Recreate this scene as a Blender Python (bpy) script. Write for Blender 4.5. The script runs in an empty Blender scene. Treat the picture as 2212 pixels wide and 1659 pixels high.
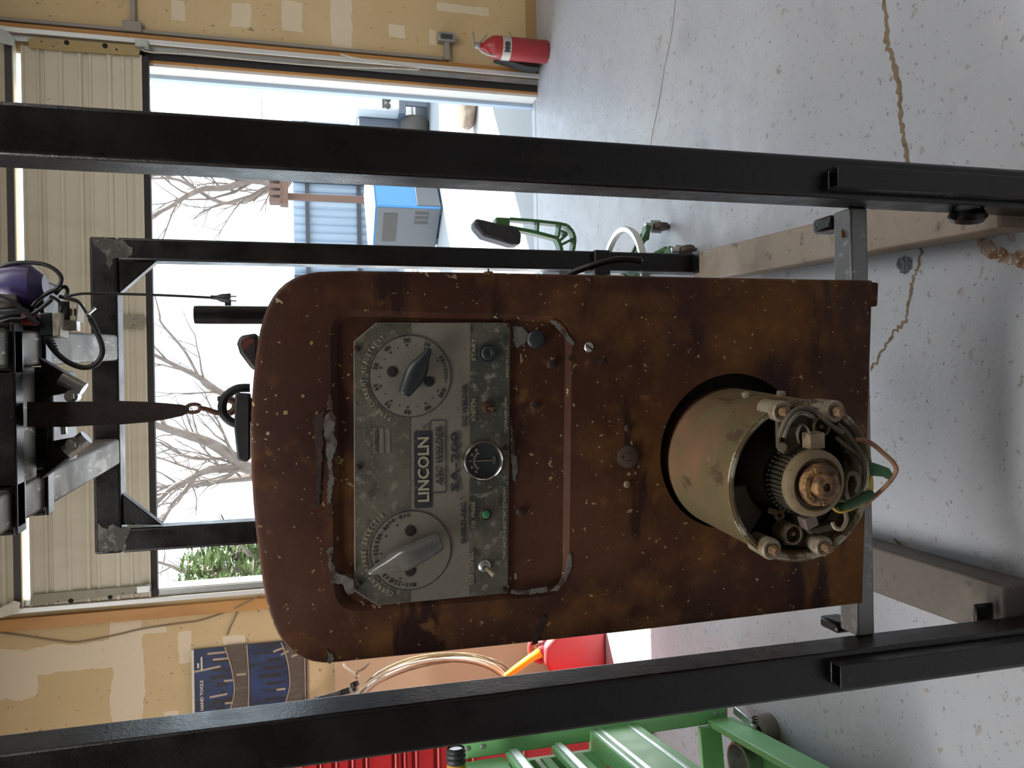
import bpy, bmesh, math, random
from mathutils import Vector, Matrix, noise as mnoise
random.seed(7)
SC = bpy.context.scene
COL = SC.collection
PI = math.pi
IW, IH, FPX = 2212, 1659, 1640.0

# ------------------------------------------------------------------ camera
CAMZ = 1.47
_d = Vector((7420 - IW / 2, -(718 - IH / 2), -FPX)).normalized()      # world down, seen by the camera
_u = -_d
_f = Vector((0, 0, -1)); _f = (_f - _u * _f.dot(_u)).normalized()
_r = _f.cross(_u)
ROT = Matrix((_r, _f, _u))                                            # camera axes -> world
cam = bpy.data.cameras.new('camera')
cam.sensor_fit = 'HORIZONTAL'; cam.sensor_width = 36.0
cam.lens = FPX / IW * 36.0
cam.clip_start = 0.05; cam.clip_end = 200
camo = bpy.data.objects.new('camera', cam); COL.objects.link(camo)
camo.matrix_world = Matrix.Translation((0, 0, CAMZ)) @ ROT.to_4x4()
SC.camera = camo
# ------------------------------------------------------------------ sky, sun, fill lights, exposure
SUN_DIR = Vector((.602, .451, .659)).normalized()
w = bpy.data.worlds.new('sky'); SC.world = w; w.use_nodes = True
bg = w.node_tree.nodes['Background']
bg.inputs[0].default_value = (.74, .89, 1.0, 1); bg.inputs[1].default_value = 3.2
sl = bpy.data.lights.new('sun', 'SUN'); sl.energy = 24; sl.angle = math.radians(.55); sl.color = (1, .96, .90)
slo = bpy.data.objects.new('sun', sl); COL.objects.link(slo)
slo.rotation_euler = SUN_DIR.to_track_quat('Z', 'Y').to_euler(); slo.location = (8, 8, 9)
for _i, (_x, _y, _e) in enumerate(((-2.4, 2.6, 40), (2.4, 2.6, 22), (-1.9, .70, 96), (1.8, .70, 50))):   # added overhead fill lights, brighten the indoor side
    al = bpy.data.lights.new('shop_fill_light', 'AREA'); al.shape = 'RECTANGLE'; al.size = 2.4; al.size_y = .4
    al.energy = _e; al.color = (1, .98, .95)
    ao = bpy.data.objects.new('shop_fill_light', al); COL.objects.link(ao); ao.location = (_x, _y, 3.44)
vs = SC.view_settings
vs.view_transform = 'Standard'; vs.look = 'None'; vs.exposure = 0.0; vs.gamma = 1.0; vs.use_curve_mapping = False
try:
    SC.cycles.use_denoising = True
    SC.cycles.max_bounces = 8; SC.cycles.diffuse_bounces = 5; SC.cycles.sample_clamp_indirect = 6
except Exception:
    pass

# ------------------------------------------------------------------ measuring helpers
def ray(px, py): return ROT @ Vector((px - IW / 2, -(py - IH / 2), -FPX))
EYE = Vector((0, 0, CAMZ))
def Q(px, py, Y):                                                     # point at depth Y
    r = ray(px, py); return EYE + r * (Y / r.y)
def QZ(px, py, Z):
    r = ray(px, py); return EYE + r * ((Z - CAMZ) / r.z)
WA = math.radians(5.0)
WS = Vector((math.cos(WA), -math.sin(WA), 0)); WD = Vector((math.sin(WA), math.cos(WA), 0))
WP = Vector((-.125, 1.22, 0)); WB = .457
def WL(px, py, d=0.0):                                                # welder-local (across, up) on the plane d behind its front
    r = ray(px, py); p0 = WP + WD * d
    t = (p0 - EYE).dot(WD) / r.dot(WD); P = EYE + r * t
    return ((P - WP).dot(WS), P.z - WB)
def W3(px, py, d=0.0):
    s, z = WL(px, py, d); return Vector((s, d, z))

# ------------------------------------------------------------------ materials
def mat(name, base, rough=.55, metal=0.0, layers=(), bump=0.0, bscale=60, spec=.5, zgrad=None, coat=0, rvar=0.0, bstretch=(1, 1, 1)):
    m = bpy.data.materials.new(name); m.use_nodes = True
    nt = m.node_tree; N = nt.nodes; L = nt.links
    b = N['Principled BSDF']
    b.inputs['Roughness'].default_value = rough; b.inputs['Metallic'].default_value = metal
    b.inputs['Specular IOR Level'].default_value = spec
    b.inputs['Coat Weight'].default_value = coat
    tc = N.new('ShaderNodeTexCoord')
    def nz(scale, detail=6, stretch=(1, 1, 1), seed=0, rg=.6):
        mp = N.new('ShaderNodeMapping'); mp.inputs['Scale'].default_value = stretch
        mp.inputs['Location'].default_value = (seed * 3.1, seed * 1.7, seed * 2.3)
        L.new(tc.outputs['Object'], mp.inputs[0])
        n = N.new('ShaderNodeTexNoise'); n.inputs['Scale'].default_value = scale; n.inputs['Detail'].default_value = detail
        n.inputs['Roughness'].default_value = rg
        L.new(mp.outputs[0], n.inputs['Vector']); return n.outputs['Fac']
    def mr(src, lo, hi):
        r = N.new('ShaderNodeMapRange'); r.inputs[1].default_value = lo; r.inputs[2].default_value = hi
        L.new(src, r.inputs[0]); return r.outputs[0]
    cur = None
    def rgb(c):
        n = N.new('ShaderNodeRGB'); n.outputs[0].default_value = (*c, 1); return n.outputs[0]
    cur = rgb(base)
    def mix(fac, a, c):
        x = N.new('ShaderNodeMix'); x.data_type = 'RGBA'
        L.new(fac, x.inputs[0]); L.new(a, x.inputs[6]); L.new(c, x.inputs[7]); return x.outputs[2]
    if zgrad:
        z0, z1, c, wob = zgrad
        sp = N.new('ShaderNodeSeparateXYZ'); L.new(tc.outputs['Object'], sp.inputs[0])
        ad = N.new('ShaderNodeMath'); ad.operation = 'MULTIPLY_ADD'; ad.inputs[1].default_value = wob
        L.new(nz(6, 4), ad.inputs[0]); L.new(sp.outputs[2], ad.inputs[2])
        cur = mix(mr(ad.outputs[0], z0 + wob * .5, z1 + wob * .5), cur, rgb(c))
    for i, ly in enumerate(layers):
        sc_, lo, hi, c = ly[:4]; st = ly[4] if len(ly) > 4 else (1, 1, 1); dt = ly[5] if len(ly) > 5 else 6
        cur = mix(mr(nz(sc_, dt, st, i + 1), lo, hi), cur, rgb(c))
    L.new(cur, b.inputs['Base Color'])
    if rvar:
        a = N.new('ShaderNodeMapRange'); a.inputs[1].default_value = .3; a.inputs[2].default_value = .7
        a.inputs[3].default_value = max(.05, rough - rvar); a.inputs[4].default_value = min(1, rough + rvar)
        L.new(nz(9, 5, (1, 1, 1), 9), a.inputs[0]); L.new(a.outputs[0], b.inputs['Roughness'])
    if bump:
        bp = N.new('ShaderNodeBump'); bp.inputs['Strength'].default_value = bump; bp.inputs['Distance'].default_value = .004
        L.new(nz(bscale, 8, bstretch, 5), bp.inputs['Height']); L.new(bp.outputs[0], b.inputs['Normal'])
    return m

m_rust = mat('weathered_red_brown_paint', (.067, .0255, .0130), .68, 0, [
    (2.1, .50, .60, (.044, .0135, .0055), (.7, 1, 1)),    (3.2, .47, .66, (.030, .0085, .0055), (1, 1, .55)), (5.5, .50, .68, (.128, .055, .0135)),
    (7, .58, .66, (.022, .0065, .004), (.5, 1, 1.8)), (16, .62, .70, (.125, .055, .018)),
    (75, .665, .69, (.26, .19, .09), (1, 1, 1), 2), (40, .715, .73, (.32, .27, .17), (1, 1, 1), 2),
    (11, .735, .755, (.17, .17, .155))],
    bump=.25, bscale=45, spec=.22, zgrad=(.62, .20, (.135, .056, .0095), .35), rvar=.12)
m_edge = mat('worn_to_metal_edge', (.090, .030, .012), .6, 0, [(9, .60, .70, (.14, .07, .03)), (14, .66, .72, (.26, .24, .19)), (24, .60, .68, (.05, .016, .008))], bump=.3)
m_platel = mat('aged_aluminium', (.18, .168, .135), .5, .15, [(9, .52, .7, (.15, .135, .105)), (30, .58, .72, (.13, .115, .09), (1, 1, 1)), (120, .66, .75, (.08, .07, .05)), (5, .62, .72, (.26, .235, .18))], bump=.1, spec=.3)
m_plated = mat('worn_black_print', (.05, .05, .04), .55, .1, [(7, .45, .62, (.115, .105, .08)), (60, .55, .68, (.19, .175, .14)), (160, .62, .7, (.22, .205, .165)), (22, .60, .72, (.025, .028, .022))], bump=.15, spec=.3)
m_ldark = mat('dark_print', (.018, .018, .022), .6, 0, [(60, .58, .68, (.10, .09, .075))])
m_llight = mat('pale_print', (.30, .28, .20), .6, 0, [(60, .55, .68, (.14, .13, .09))])
m_blk = mat('black_plastic', (.009, .012, .015), .52, 0, [(30, .6, .8, (.024, .026, .027))], bump=.08, rvar=.1)
m_hole = mat('dark_hole', (.010, .006, .004), .8)
m_rustb = mat('rusty_screw', (.040, .018, .012), .6, .3, [(120, .5, .65, (.075, .032, .015))], bump=.3, bscale=200)
m_grey = mat('grey_phenolic', (.105, .10, .092), .28, 0, [(20, .55, .7, (.075, .066, .055))], rvar=.08, coat=.3)
m_chrome = mat('chrome', (.62, .58, .53), .16, 1.0, [(40, .6, .7, (.45, .33, .22))])
m_steel = mat('bright_steel', (.50, .50, .50), .35, .9, [(30, .5, .7, (.30, .29, .27))], bump=.1)
m_green_lens = mat('green_lens', (.03, .17, .075), .25, 0, [(60, .55, .7, (.06, .20, .10))])
m_drum = mat('worn_cream_over_rust_drum', (.088, .068, .028), .62, 0, [
    (4, .48, .62, (.145, .074, .038), (1, 1, 1)), (9, .56, .68, (.11, .088, .04)), (20, .60, .65, (.055, .034, .015), (1, .45, 1)),
    (40, .66, .70, (.16, .13, .085), (1, 1, .6)), (70, .68, .70, (.05, .03, .016))], bump=.2, bscale=30)
m_rim = mat('chipped_rim', (.105, .075, .035), .6, 0, [(26, .50, .56, (.33, .31, .23), (1, 1, 1)), (50, .60, .66, (.17, .09, .025))], bump=.3)
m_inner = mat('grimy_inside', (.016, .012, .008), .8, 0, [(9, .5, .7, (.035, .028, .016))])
m_inner2 = mat('grimy_cover_plate', (.058, .044, .024), .7, 0, [(14, .5, .7, (.085, .062, .032))])
m_comm = mat('dark_copper_bars', (.032, .028, .018), .5, .3, [(40, .5, .65, (.05, .038, .02))])
m_commf = mat('dusty_ring', (.165, .122, .066), .6, 0, [(40, .5, .7, (.12, .088, .048))])
m_lug = mat('dusty_lug', (.21, .175, .125), .55, .2, [(40, .5, .66, (.13, .085, .045)), (90, .6, .7, (.34, .31, .26))], bump=.15)
m_lugin = mat('rusty_stud', (.17, .095, .045), .55, .2, [(80, .5, .65, (.08, .045, .025))], bump=.3)
m_wired = mat('dusty_grey_wire', (.080, .064, .042), .7, 0, [(50, .5, .7, (.12, .098, .066))])
m_wirer = mat('rusty_wire', (.21, .105, .055), .6, 0, [(50, .5, .7, (.12, .058, .03))])
m_gtape = mat('green_tape', (.020, .065, .028), .5, 0, [(50, .5, .7, (.055, .085, .045))])
m_ywire = mat('yellow_wire', (.36, .24, .02), .5)
m_tan = mat('tan_fibre_block', (.25, .185, .11), .65, 0, [(50, .5, .7, (.17, .12, .07))])
m_frame = mat('black_painted_tube', (.0055, .0050, .0055), .30, 0, [
    (4, .56, .72, (.016, .0105, .008), (1, 1, .35)), (30, .66, .72, (.03, .018, .012)), (60, .72, .74, (.10, .10, .09))],
    bump=.2, bscale=160, spec=.4, rvar=.14)
m_frameb = mat('dusty_base_tube', (.27, .215, .165), .6, .1, [(6, .5, .68, (.20, .155, .115)), (26, .6, .7, (.11, .09, .07)), (90, .66, .7, (.06, .05, .04)), (3, .56, .7, (.33, .29, .25))], bump=.15)
m_frameg = mat('grey_base_tube', (.125, .105, .09), .55, .15, [(7, .5, .66, (.17, .145, .12)), (40, .62, .7, (.08, .07, .06)), (90, .66, .7, (.24, .2, .16))], bump=.2)
m_bare = mat('bare_mill_scale', (.20, .20, .20), .42, .5, [(9, .55, .66, (.24, .16, .09)), (40, .58, .68, (.35, .35, .34))], bump=.1)
m_scr = mat('scratched_rail_steel', (.125, .115, .10), .5, .35, [(14, .56, .62, (.36, .33, .27), (1, .25, 1)), (36, .63, .66, (.55, .51, .43), (2.2, .3, 1)), (6, .58, .7, (.075, .07, .066))], bump=.35, bscale=22, bstretch=(1, .3, 1), rvar=.12)
m_weld = mat('ground_weld_patch', (.045, .040, .034), .55, .2, [(14, .48, .6, (.115, .105, .09)), (40, .55, .65, (.16, .155, .14))])
m_web = mat('brown_webbing', (.020, .012, .010), .9, 0, [(220, .5, .6, (.032, .019, .015), (1, 1, .3))], bump=.4, bscale=300)
m_hook = mat('rusty_hook', (.085, .035, .022), .5, .4, [(50, .5, .65, (.16, .07, .035))], bump=.3)
m_purple = mat('purple_enamel', (.055, .045, .145), .35, 0, [(12, .5, .7, (.075, .05, .10))])
m_cream = mat('cream_plastic', (.66, .62, .50), .5, 0, [(40, .55, .7, (.5, .46, .36))])
m_cable = mat('black_cable', (.012, .012, .014), .45)

# ------------------------------------------------------------------ mesh helpers
WINV = {}
def tag(o, label=None, cat=None, group=None, kind=None):
    if label: o['label'] = label
    if cat: o['category'] = cat
    if group: o['group'] = group
    if kind: o['kind'] = kind
    return o
def thing(name, label, cat, loc=(0, 0, 0), rz=0.0, group=None):
    o = bpy.data.objects.new(name, None); COL.objects.link(o)
    o.location = loc; o.rotation_euler = (0, 0, rz); o.empty_display_size = .1
    WINV[o.name] = (Matrix.Translation(loc) @ Matrix.Rotation(rz, 4, 'Z')).inverted()
    return tag(o, label, cat, group)
def ortho(a):
    a = a.normalized(); h = Vector((0, 0, 1)) if abs(a.z) < .9 else Vector((1, 0, 0))
    u = a.cross(h).normalized(); return u, a.cross(u).normalized()
def V(*a): return Vector(a)

class MB:
    def __init__(s): s.bm = bmesh.new(); s.mi = 0
    def face(s, vs):
        try:
            f = s.bm.faces.new(vs); f.material_index = s.mi; return f
        except ValueError: return None
    def vs(s, pts): return [s.bm.verts.new(p) for p in pts]
    def hexa(s, p):                                                   # p: 8 corners, bottom 4 then top 4
        v = s.vs(p)
        for f in ((0, 3, 2, 1), (4, 5, 6, 7), (0, 1, 5, 4), (1, 2, 6, 5), (2, 3, 7, 6), (3, 0, 4, 7)): s.face([v[i] for i in f])
    def box(s, x0, x1, y0, y1, z0, z1):
        s.hexa([(x0, y0, z0), (x1, y0, z0), (x1, y1, z0), (x0, y1, z0), (x0, y0, z1), (x1, y0, z1), (x1, y1, z1), (x0, y1, z1)]); return s
    def obox(s, c, a, b, d):
        c = Vector(c); s.hexa([c - a - b - d, c + a - b - d, c + a + b - d, c - a + b - d, c - a - b + d, c + a - b + d, c + a + b + d, c - a + b + d]); return s
    def bar(s, p, q, w, h, up=(0, 0, 1)):
        p = Vector(p); q = Vector(q); a = (q - p); l = a.length; a.normalize(); up = Vector(up)
        u = a.cross(up)
        if u.length < 1e-4: u = a.cross(Vector((1, 0, 0)))
        u.normalize(); v = u.cross(a).normalized()
        return s.obox((p + q) / 2, u * w / 2, a * l / 2, v * h / 2)
    def ring(s, c, u, v, r, n): return s.vs([c + (u * math.cos(2 * PI * i / n) + v * math.sin(2 * PI * i / n)) * r for i in range(n)])
    def bridge(s, a, b):
        n = len(a)
        for i in range(n): s.face([a[i], a[(i + 1) % n], b[(i + 1) % n], b[i]])
    def cyl(s, p, q, r0, r1=None, n=18, cap=True):
        p = Vector(p); q = Vector(q); r1 = r0 if r1 is None else r1; u, v = ortho(q - p)
        a = s.ring(p, u, v, r0, n); b = s.ring(q, u, v, r1, n); s.bridge(a, b)
        if cap: s.face(a[::-1]); s.face(b)
        return s
    def lathe(s, p, axis, prof, n=32, close=False):                   # prof: (radius, height along axis)
        p = Vector(p); axis = Vector(axis).normalized(); u, v = ortho(axis); rs = []
        for r, h in prof:
            rs.append(s.vs([p + axis * h]) if r < 1e-6 else s.ring(p + axis * h, u, v, r, n))
        seq = list(zip(rs, rs[1:])) + ([(rs[-1], rs[0])] if close else [])
        for a, b in seq:
            if len(a) == 1 and len(b) == 1: continue
            if len(a) == 1:
                for i in range(n): s.face([a[0], b[(i + 1) % n], b[i]])
            elif len(b) == 1:
                for i in range(n): s.face([a[i], a[(i + 1) % n], b[0]])
            else: s.bridge(a, b)
        return s
    def tube(s, pts, r, n=8, closed=False, cap=True, flat=None):
        pts = [Vector(p) for p in pts]; m = len(pts); rs = r if isinstance(r, (list, tuple)) else [r] * m
        prev = None; rings = []
        for i in range(m):
            a = (pts[(i + 1) % m] - pts[i - 1]) if closed else (pts[min(i + 1, m - 1)] - pts[max(i - 1, 0)])
            a.normalize()
            if prev is None: u, v = ortho(a)
            else:
                u = (prev - a * prev.dot(a)).normalized(); v = a.cross(u)
            prev = u
            if flat: rings.append(s.vs([pts[i] + u * math.cos(2 * PI * k / n) * rs[i] + v * math.sin(2 * PI * k / n) * rs[i] * flat for k in range(n)]))
            else: rings.append(s.ring(pts[i], u, v, rs[i], n))
        for a, b in zip(rings, rings[1:]): s.bridge(a, b)
        if closed: s.bridge(rings[-1], rings[0])
        elif cap: s.face(rings[0][::-1]); s.face(rings[-1])
        return s
    def prism(s, pts, fn, w0, w1):                                    # pts 2D, fn(u,v,w)->3D
        a = s.vs([fn(u, v, w0) for u, v in pts]); b = s.vs([fn(u, v, w1) for u, v in pts])
        s.bridge(a, b); s.face(a[::-1]); s.face(b); return s
    def fill(s, loops, fn):                                           # flat face with holes; loops of 2D points
        es = []; out = []
        for lp in loops:
            v = s.vs([fn(*p) for p in lp]); out.append(v)
            for i in range(len(v)): es.append(s.bm.edges.new((v[i], v[(i + 1) % len(v)])))
        r = bmesh.ops.triangle_fill(s.bm, edges=es, use_beauty=True, use_dissolve=False)
        for g in r['geom']:
            if isinstance(g, bmesh.types.BMFace): g.material_index = s.mi
        return out
    def text(s, body, fn, cx, cz, wd, ht, rot=0.0, shear=0.0, depth=.0004, bold=.0):
        cu = bpy.data.curves.new('t', 'FONT'); cu.body = body; cu.size = 1; cu.shear = shear; cu.resolution_u = 2; cu.offset = bold; cu.extrude = .5
        ob = bpy.data.objects.new('t', cu); COL.objects.link(ob)
        dg = bpy.context.evaluated_depsgraph_get(); me = bpy.data.meshes.new_from_object(ob.evaluated_get(dg))
        xs = [v.co.x for v in me.vertices]; ys = [v.co.y for v in me.vertices]
        if xs:
            x0, x1, y0, y1 = min(xs), max(xs), min(ys), max(ys)
            kx = wd / max(1e-6, x1 - x0); ky = ht / max(1e-6, y1 - y0)
            if wd is None or wd <= 0: kx = ky
            c, sn = math.cos(rot), math.sin(rot); mp = []
            for v in me.vertices:
                x = (v.co.x - (x0 + x1) / 2) * kx; y = (v.co.y - (y0 + y1) / 2) * ky
                mp.append(s.bm.verts.new(fn(cx + x * c - y * sn, cz + x * sn + y * c, (v.co.z) * depth)))
            for p in me.polygons: s.face([mp[i] for i in p.vertices])
        bpy.data.objects.remove(ob); bpy.data.curves.remove(cu); bpy.data.meshes.remove(me); return s
    def build(s, name, m, parent=None, local=False, bevel=0.0, smooth=35, label=None, seg=2, origin=True):
        bm = s.bm
        bmesh.ops.recalc_face_normals(bm, faces=bm.faces[:])
        org = None
        if parent is not None:
            inv = WINV[parent.name]
            if not local: bm.transform(inv)
        elif origin:
            xs = [v.co for v in bm.verts]
            org = Vector(((min(v.x for v in xs) + max(v.x for v in xs)) / 2, (min(v.y for v in xs) + max(v.y for v in xs)) / 2, min(v.z for v in xs)))
            bm.transform(Matrix.Translation(-org))
        me = bpy.data.meshes.new(name); bm.to_mesh(me); bm.free()
        for mm in (m if isinstance(m, (list, tuple)) else [m]): me.materials.append(mm)
        if smooth:
            me.polygons.foreach_set('use_smooth', [True] * len(me.polygons)); me.set_sharp_from_angle(angle=math.radians(smooth))
        o = bpy.data.objects.new(name, me); COL.objects.link(o)
        if parent is not None:
            o.parent = parent; WINV[o.name] = WINV[parent.name]
        elif org is not None:
            o.location = org; WINV[o.name] = Matrix.Translation(-org)
        else: WINV[o.name] = Matrix.Identity(4)
        if bevel:
            b = o.modifiers.new('bevel', 'BEVEL'); b.width = bevel; b.segments = seg; b.limit_method = 'ANGLE'; b.angle_limit = math.radians(40)
        if label: o['label'] = label
        return o
def smooth_path(pts, k=4, closed=False):
    pts = [Vector(p) for p in pts]; out = []; n = len(pts)
    for i in range(n if closed else n - 1):
        p0 = pts[(i - 1) % n] if closed or i else pts[0]; p1 = pts[i]; p2 = pts[(i + 1) % n]; p3 = pts[(i + 2) % n] if closed or i + 2 < n else pts[-1]
        for j in range(k):
            t = j / k
            out.append(.5 * ((2 * p1) + (p2 - p0) * t + (2 * p0 - 5 * p1 + 4 * p2 - p3) * t * t + (3 * p1 - p0 - 3 * p2 + p3) * t ** 3))
    if not closed: out.append(pts[-1])
    return out
# ================================================================== the welding machine
welder = thing('welding_machine', 'rusty red brown engine driven arc welder hanging inside the black lifting frame', 'welding machine', (WP.x, WP.y, WB), -WA)
OUT = [(1890, 605), (1500, 598), (1050, 588), (760, 584), (690, 586), (650, 594), (615, 612), (588, 642), (568, 686), (555, 745), (546, 820), (541, 900), (541, 990), (546, 1090),
       (555, 1180), (566, 1260), (580, 1325), (598, 1372), (622, 1404), (655, 1427), (700, 1437), (760, 1432), (1100, 1397), (1400, 1363), (1868, 1306)]
raw = [WL(*p) for p in OUT]
def dens(pts, k):                                                     # smooth only the curved crown
    a = pts[:3]; b = pts[3:22]; c = pts[22:]
    sm = smooth_path([V(x, y, 0) for x, y in b], k)
    return a + [(p.x, p.y) for p in sm] + c
outl = dens(raw, 2)
def inset(pts, e):
    n = len(pts); out = []; A = sum(pts[i][0] * pts[(i + 1) % n][1] - pts[(i + 1) % n][0] * pts[i][1] for i in range(n))
    sg = 1 if A > 0 else -1
    for i in range(n):
        a = V(*pts[i - 1]); b = V(*pts[i]); c = V(*pts[(i + 1) % n])
        t1 = (b - a).normalized(); t2 = (c - b).normalized()
        n1 = V(-t1.y, t1.x) * sg; n2 = V(-t2.y, t2.x) * sg; nn = (n1 + n2).normalized()
        out.append(tuple(b + nn * (e / max(.5, nn.dot(n1)))))
    return out
def rrect(px0, py0, px1, py1, r, corners=None, n=5):                  # rounded rect through four pixel corners
    cs = [WL(*p) for p in corners]; out = []
    for i in range(4):
        b = V(*cs[i]); a = V(*cs[i - 1]); c = V(*cs[(i + 1) % 4])
        p0 = b + (a - b).normalized() * r; p1 = b + (c - b).normalized() * r
        for j in range(n + 1):
            t = j / n; out.append(tuple(p0 * (1 - t) ** 2 + b * 2 * t * (1 - t) + p1 * t * t))
    return out
rec = rrect(0, 0, 0, 0, .045, [(712, 668), (1236, 684), (1229, 1284), (722, 1325)])
rec_in = inset(rec, .010)
DC = WL(1584, 990); RH = .141
HC = WL(1582, 976)
hole = [(HC[0] + RH * math.cos(2 * PI * i / 48), HC[1] + RH * math.sin(2 * PI * i / 48)) for i in range(48)]
mb = MB()
F2 = lambda d: (lambda x, y: (x, d, y))
l0 = inset(outl, .011); l1 = inset(outl, .0045); l2 = inset(outl, .0012)
lo = mb.fill([l0, rec, hole], F2(0))
def strip(mb, va, pts, d):
    vb = mb.vs([(x, d, y) for x, y in pts]); mb.bridge(va, vb); return vb
a = strip(mb, lo[0], l1, .0022); a = strip(mb, a, l2, .0065); a = strip(mb, a, outl, .014); a = strip(mb, a, outl, .34)
b = strip(mb, lo[1], rec_in, .0065)
mb.mi = 0
mb.face(b)
h2 = strip(mb, lo[2], hole, .012)
for f in mb.bm.faces: pass
cab = mb.build('cabinet', [m_rust, m_edge], welder, local=True, smooth=32)
# dark bulkhead seen through the hole round the generator
mb = MB(); mb.lathe((HC[0], .05, HC[1]), (0, -1, 0), [(0, 0), (RH + .02, 0), (RH + .02, .036), (RH + .001, .036)], 40); mb.build('bulkhead', m_hole, welder, local=True)
# engine cover and frame behind the front panel
mb = MB(); mb.box(-.26, .24, .335, 1.12, .02, .86); mb.build('engine_cover', m_rust, welder, local=True, bevel=.05, seg=4)
# corner tabs under the cabinet
for nm, p in (('r', [(1898, 609), (1909, 612), (1907, 660), (1893, 662)]), ('l', [(1862, 1250), (1872, 1248), (1871, 1296), (1860, 1300)])):
    q = [WL(*k) for k in p]; xs = sorted(k[0] for k in q); zs = sorted(k[1] for k in q)
    mb = MB(); mb.box(xs[0], xs[-1], .012, .06, zs[0], zs[-1] + .006); mb.build('foot_tab', m_rust, welder, local=True, bevel=.004)

# ---- nameplate
P0 = .0030
def PW(px, py): return WL(px, py, P0)
plate = [PW(1102, 697), PW(812, 697), PW(764, 738), PW(766, 1277), PW(814, 1308), PW(1097, 1281)]
mb = MB(); mb.prism(plate, lambda u, v, w_: (u, w_, v), .0064, P0)
npl = mb.build('nameplate', m_platel, welder, local=True, bevel=.0006, label='aluminium control nameplate')
D1 = PW(887, 813); D2 = PW(888, 1189)
R1 = (abs(PW(887, 725)[0] - PW(887, 902)[0]) + abs(PW(800, 813)[1] - PW(976, 813)[1])) / 4
R2 = (abs(PW(887, 1103)[0] - PW(887, 1274)[0]) + abs(PW(800, 1189)[1] - PW(974, 1189)[1])) / 4
mb = MB()
mb.prism([PW(886, 699), PW(814, 699), PW(766, 740), PW(768, 1275), PW(816, 1306), PW(886, 1299)], lambda u, v, w_: (u, w_, v), P0 - .0001, P0 - .0005)
mb.prism([PW(1100, 699), PW(1016, 698), PW(1013, 1288), PW(1095, 1280)], lambda u, v, w_: (u, w_, v), P0 - .0001, P0 - .0005)
mb.build('print_band', m_plated, npl, local=True, smooth=0)
for c, r in ((D1, R1), (D2, R2)):
    mb = MB(); mb.lathe((c[0], P0, c[1]), (0, -1, 0), [(r, 0), (r, .0009), (0, .0009)], 64); mb.build('dial_disc', m_platel, npl, local=True, smooth=20)
TF = lambda x, y, z: (x, P0 - .0014 - z, y)
def lettering(m, s_):
    o = m.build('lettering', m_ldark if s_ else m_llight, npl, local=True, smooth=0); return o
dk = MB(); lt = None
class TX:                                                              # every line of print is a part of its own
    def __init__(s, dark): s.dark = dark
    def text(s, body, *a, **k):
        m = MB(); m.text(body, *a, **k); lettering(m, s.dark)
    def prism(s, *a): m = MB(); m.prism(*a); lettering(m, s.dark)
TD, TL_ = TX(True), TX(False)
for c, r in ((D1, R1), (D2, R2)):                                     # dial outline
    dk = MB(); dk.lathe((c[0], P0, c[1]), (0, -1, 0), [(r + .0006, .0011), (r - .0009, .0011), (r - .0009, .0008), (r + .0006, .0008)], 64, True); dk.build('dial_outline', m_ldark, npl, local=True, smooth=0)
def pt(m, s_, x, y0, y1, px0, px1, **k):                               # text running up the photo: y0 (start) > y1 (end), between px0..px1
    a = PW((px0 + px1) / 2, (y0 + y1) / 2); wd = abs(PW(px0, y0)[0] - PW(px0, y1)[0]); ht = abs(PW(px0, y0)[1] - PW(px1, y0)[1])
    m.text(s_, TF, a[0], a[1], wd, ht, **k)
def rr2(p0, p1, r, n=4):
    (x0, z0), (x1, z1) = p0, p1; x0, x1 = sorted((x0, x1)); z0, z1 = sorted((z0, z1)); o = []
    for cx, cz, a0 in ((x1 - r, z1 - r, 0), (x0 + r, z1 - r, 90), (x0 + r, z0 + r, 180), (x1 - r, z0 + r, 270)):
        for j in range(n + 1):
            t = math.radians(a0 + 90 * j / n); o.append((cx + r * math.cos(t), cz + r * math.sin(t)))
    return o
dk = MB(); dk.prism(rr2(PW(894, 931), PW(934, 1096)  , .004), lambda u, v, w_: (u, w_, v), P0 - .0001, P0 - .0006); dk.build('name_block', m_ldark, npl, local=True, smooth=0)
pt(TL_, 'LINCOLN', 0, 1084, 944, 902, 927, bold=.025)
o_ = rr2(PW(927, 907), PW(965, 1064), .005); i_ = rr2((PW(929, 908.8)), PW(963, 1062), .0042)
dk = MB(); va = dk.vs([(x, P0 - .0008, y) for x, y in o_]); vb = dk.vs([(x, P0 - .0008, y) for x, y in i_]); dk.bridge(va, vb); dk.build('name_outline', m_ldark, npl, local=True, smooth=0)
pt(TD, 'ARC WELDER', 0, 1050, 922, 941, 957, shear=.25, bold=.018)
pt(TD, 'SA-200', 0, 1062, 933, 973, 992, bold=.03)
pt(TD, 'SHIELD-ARC', 0, 1174, 1085, 996, 1007, bold=.025); pt(TD, '®', 0, 1080, 1074, 993, 998)
pt(TD, 'DC WELDER', 0, 920, 830, 998, 1009, bold=.025); pt(TD, '®', 0, 927, 918, 912, 921)
for txt, y0, y1, x0, x1 in (('START', 779, 731, 1019, 1027), ('IGNITION', 908, 861, 1018, 1028), ('OIL PRESS', 1141, 1084, 1018, 1026), ('IDLER CONTROL', 1262, 1192, 1014, 1023),
                            ('THE LINCOLN ELECTRIC COMPANY', 1207, 1050, 1086, 1093), ('CLEVELAND, OHIO', 934, 857, 1089, 1096), ('MADE IN U.S.A.', 815, 748, 1092, 1098)):
    pt(TL_, txt, 0, y0, y1, x0, x1, bold=.01)
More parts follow.
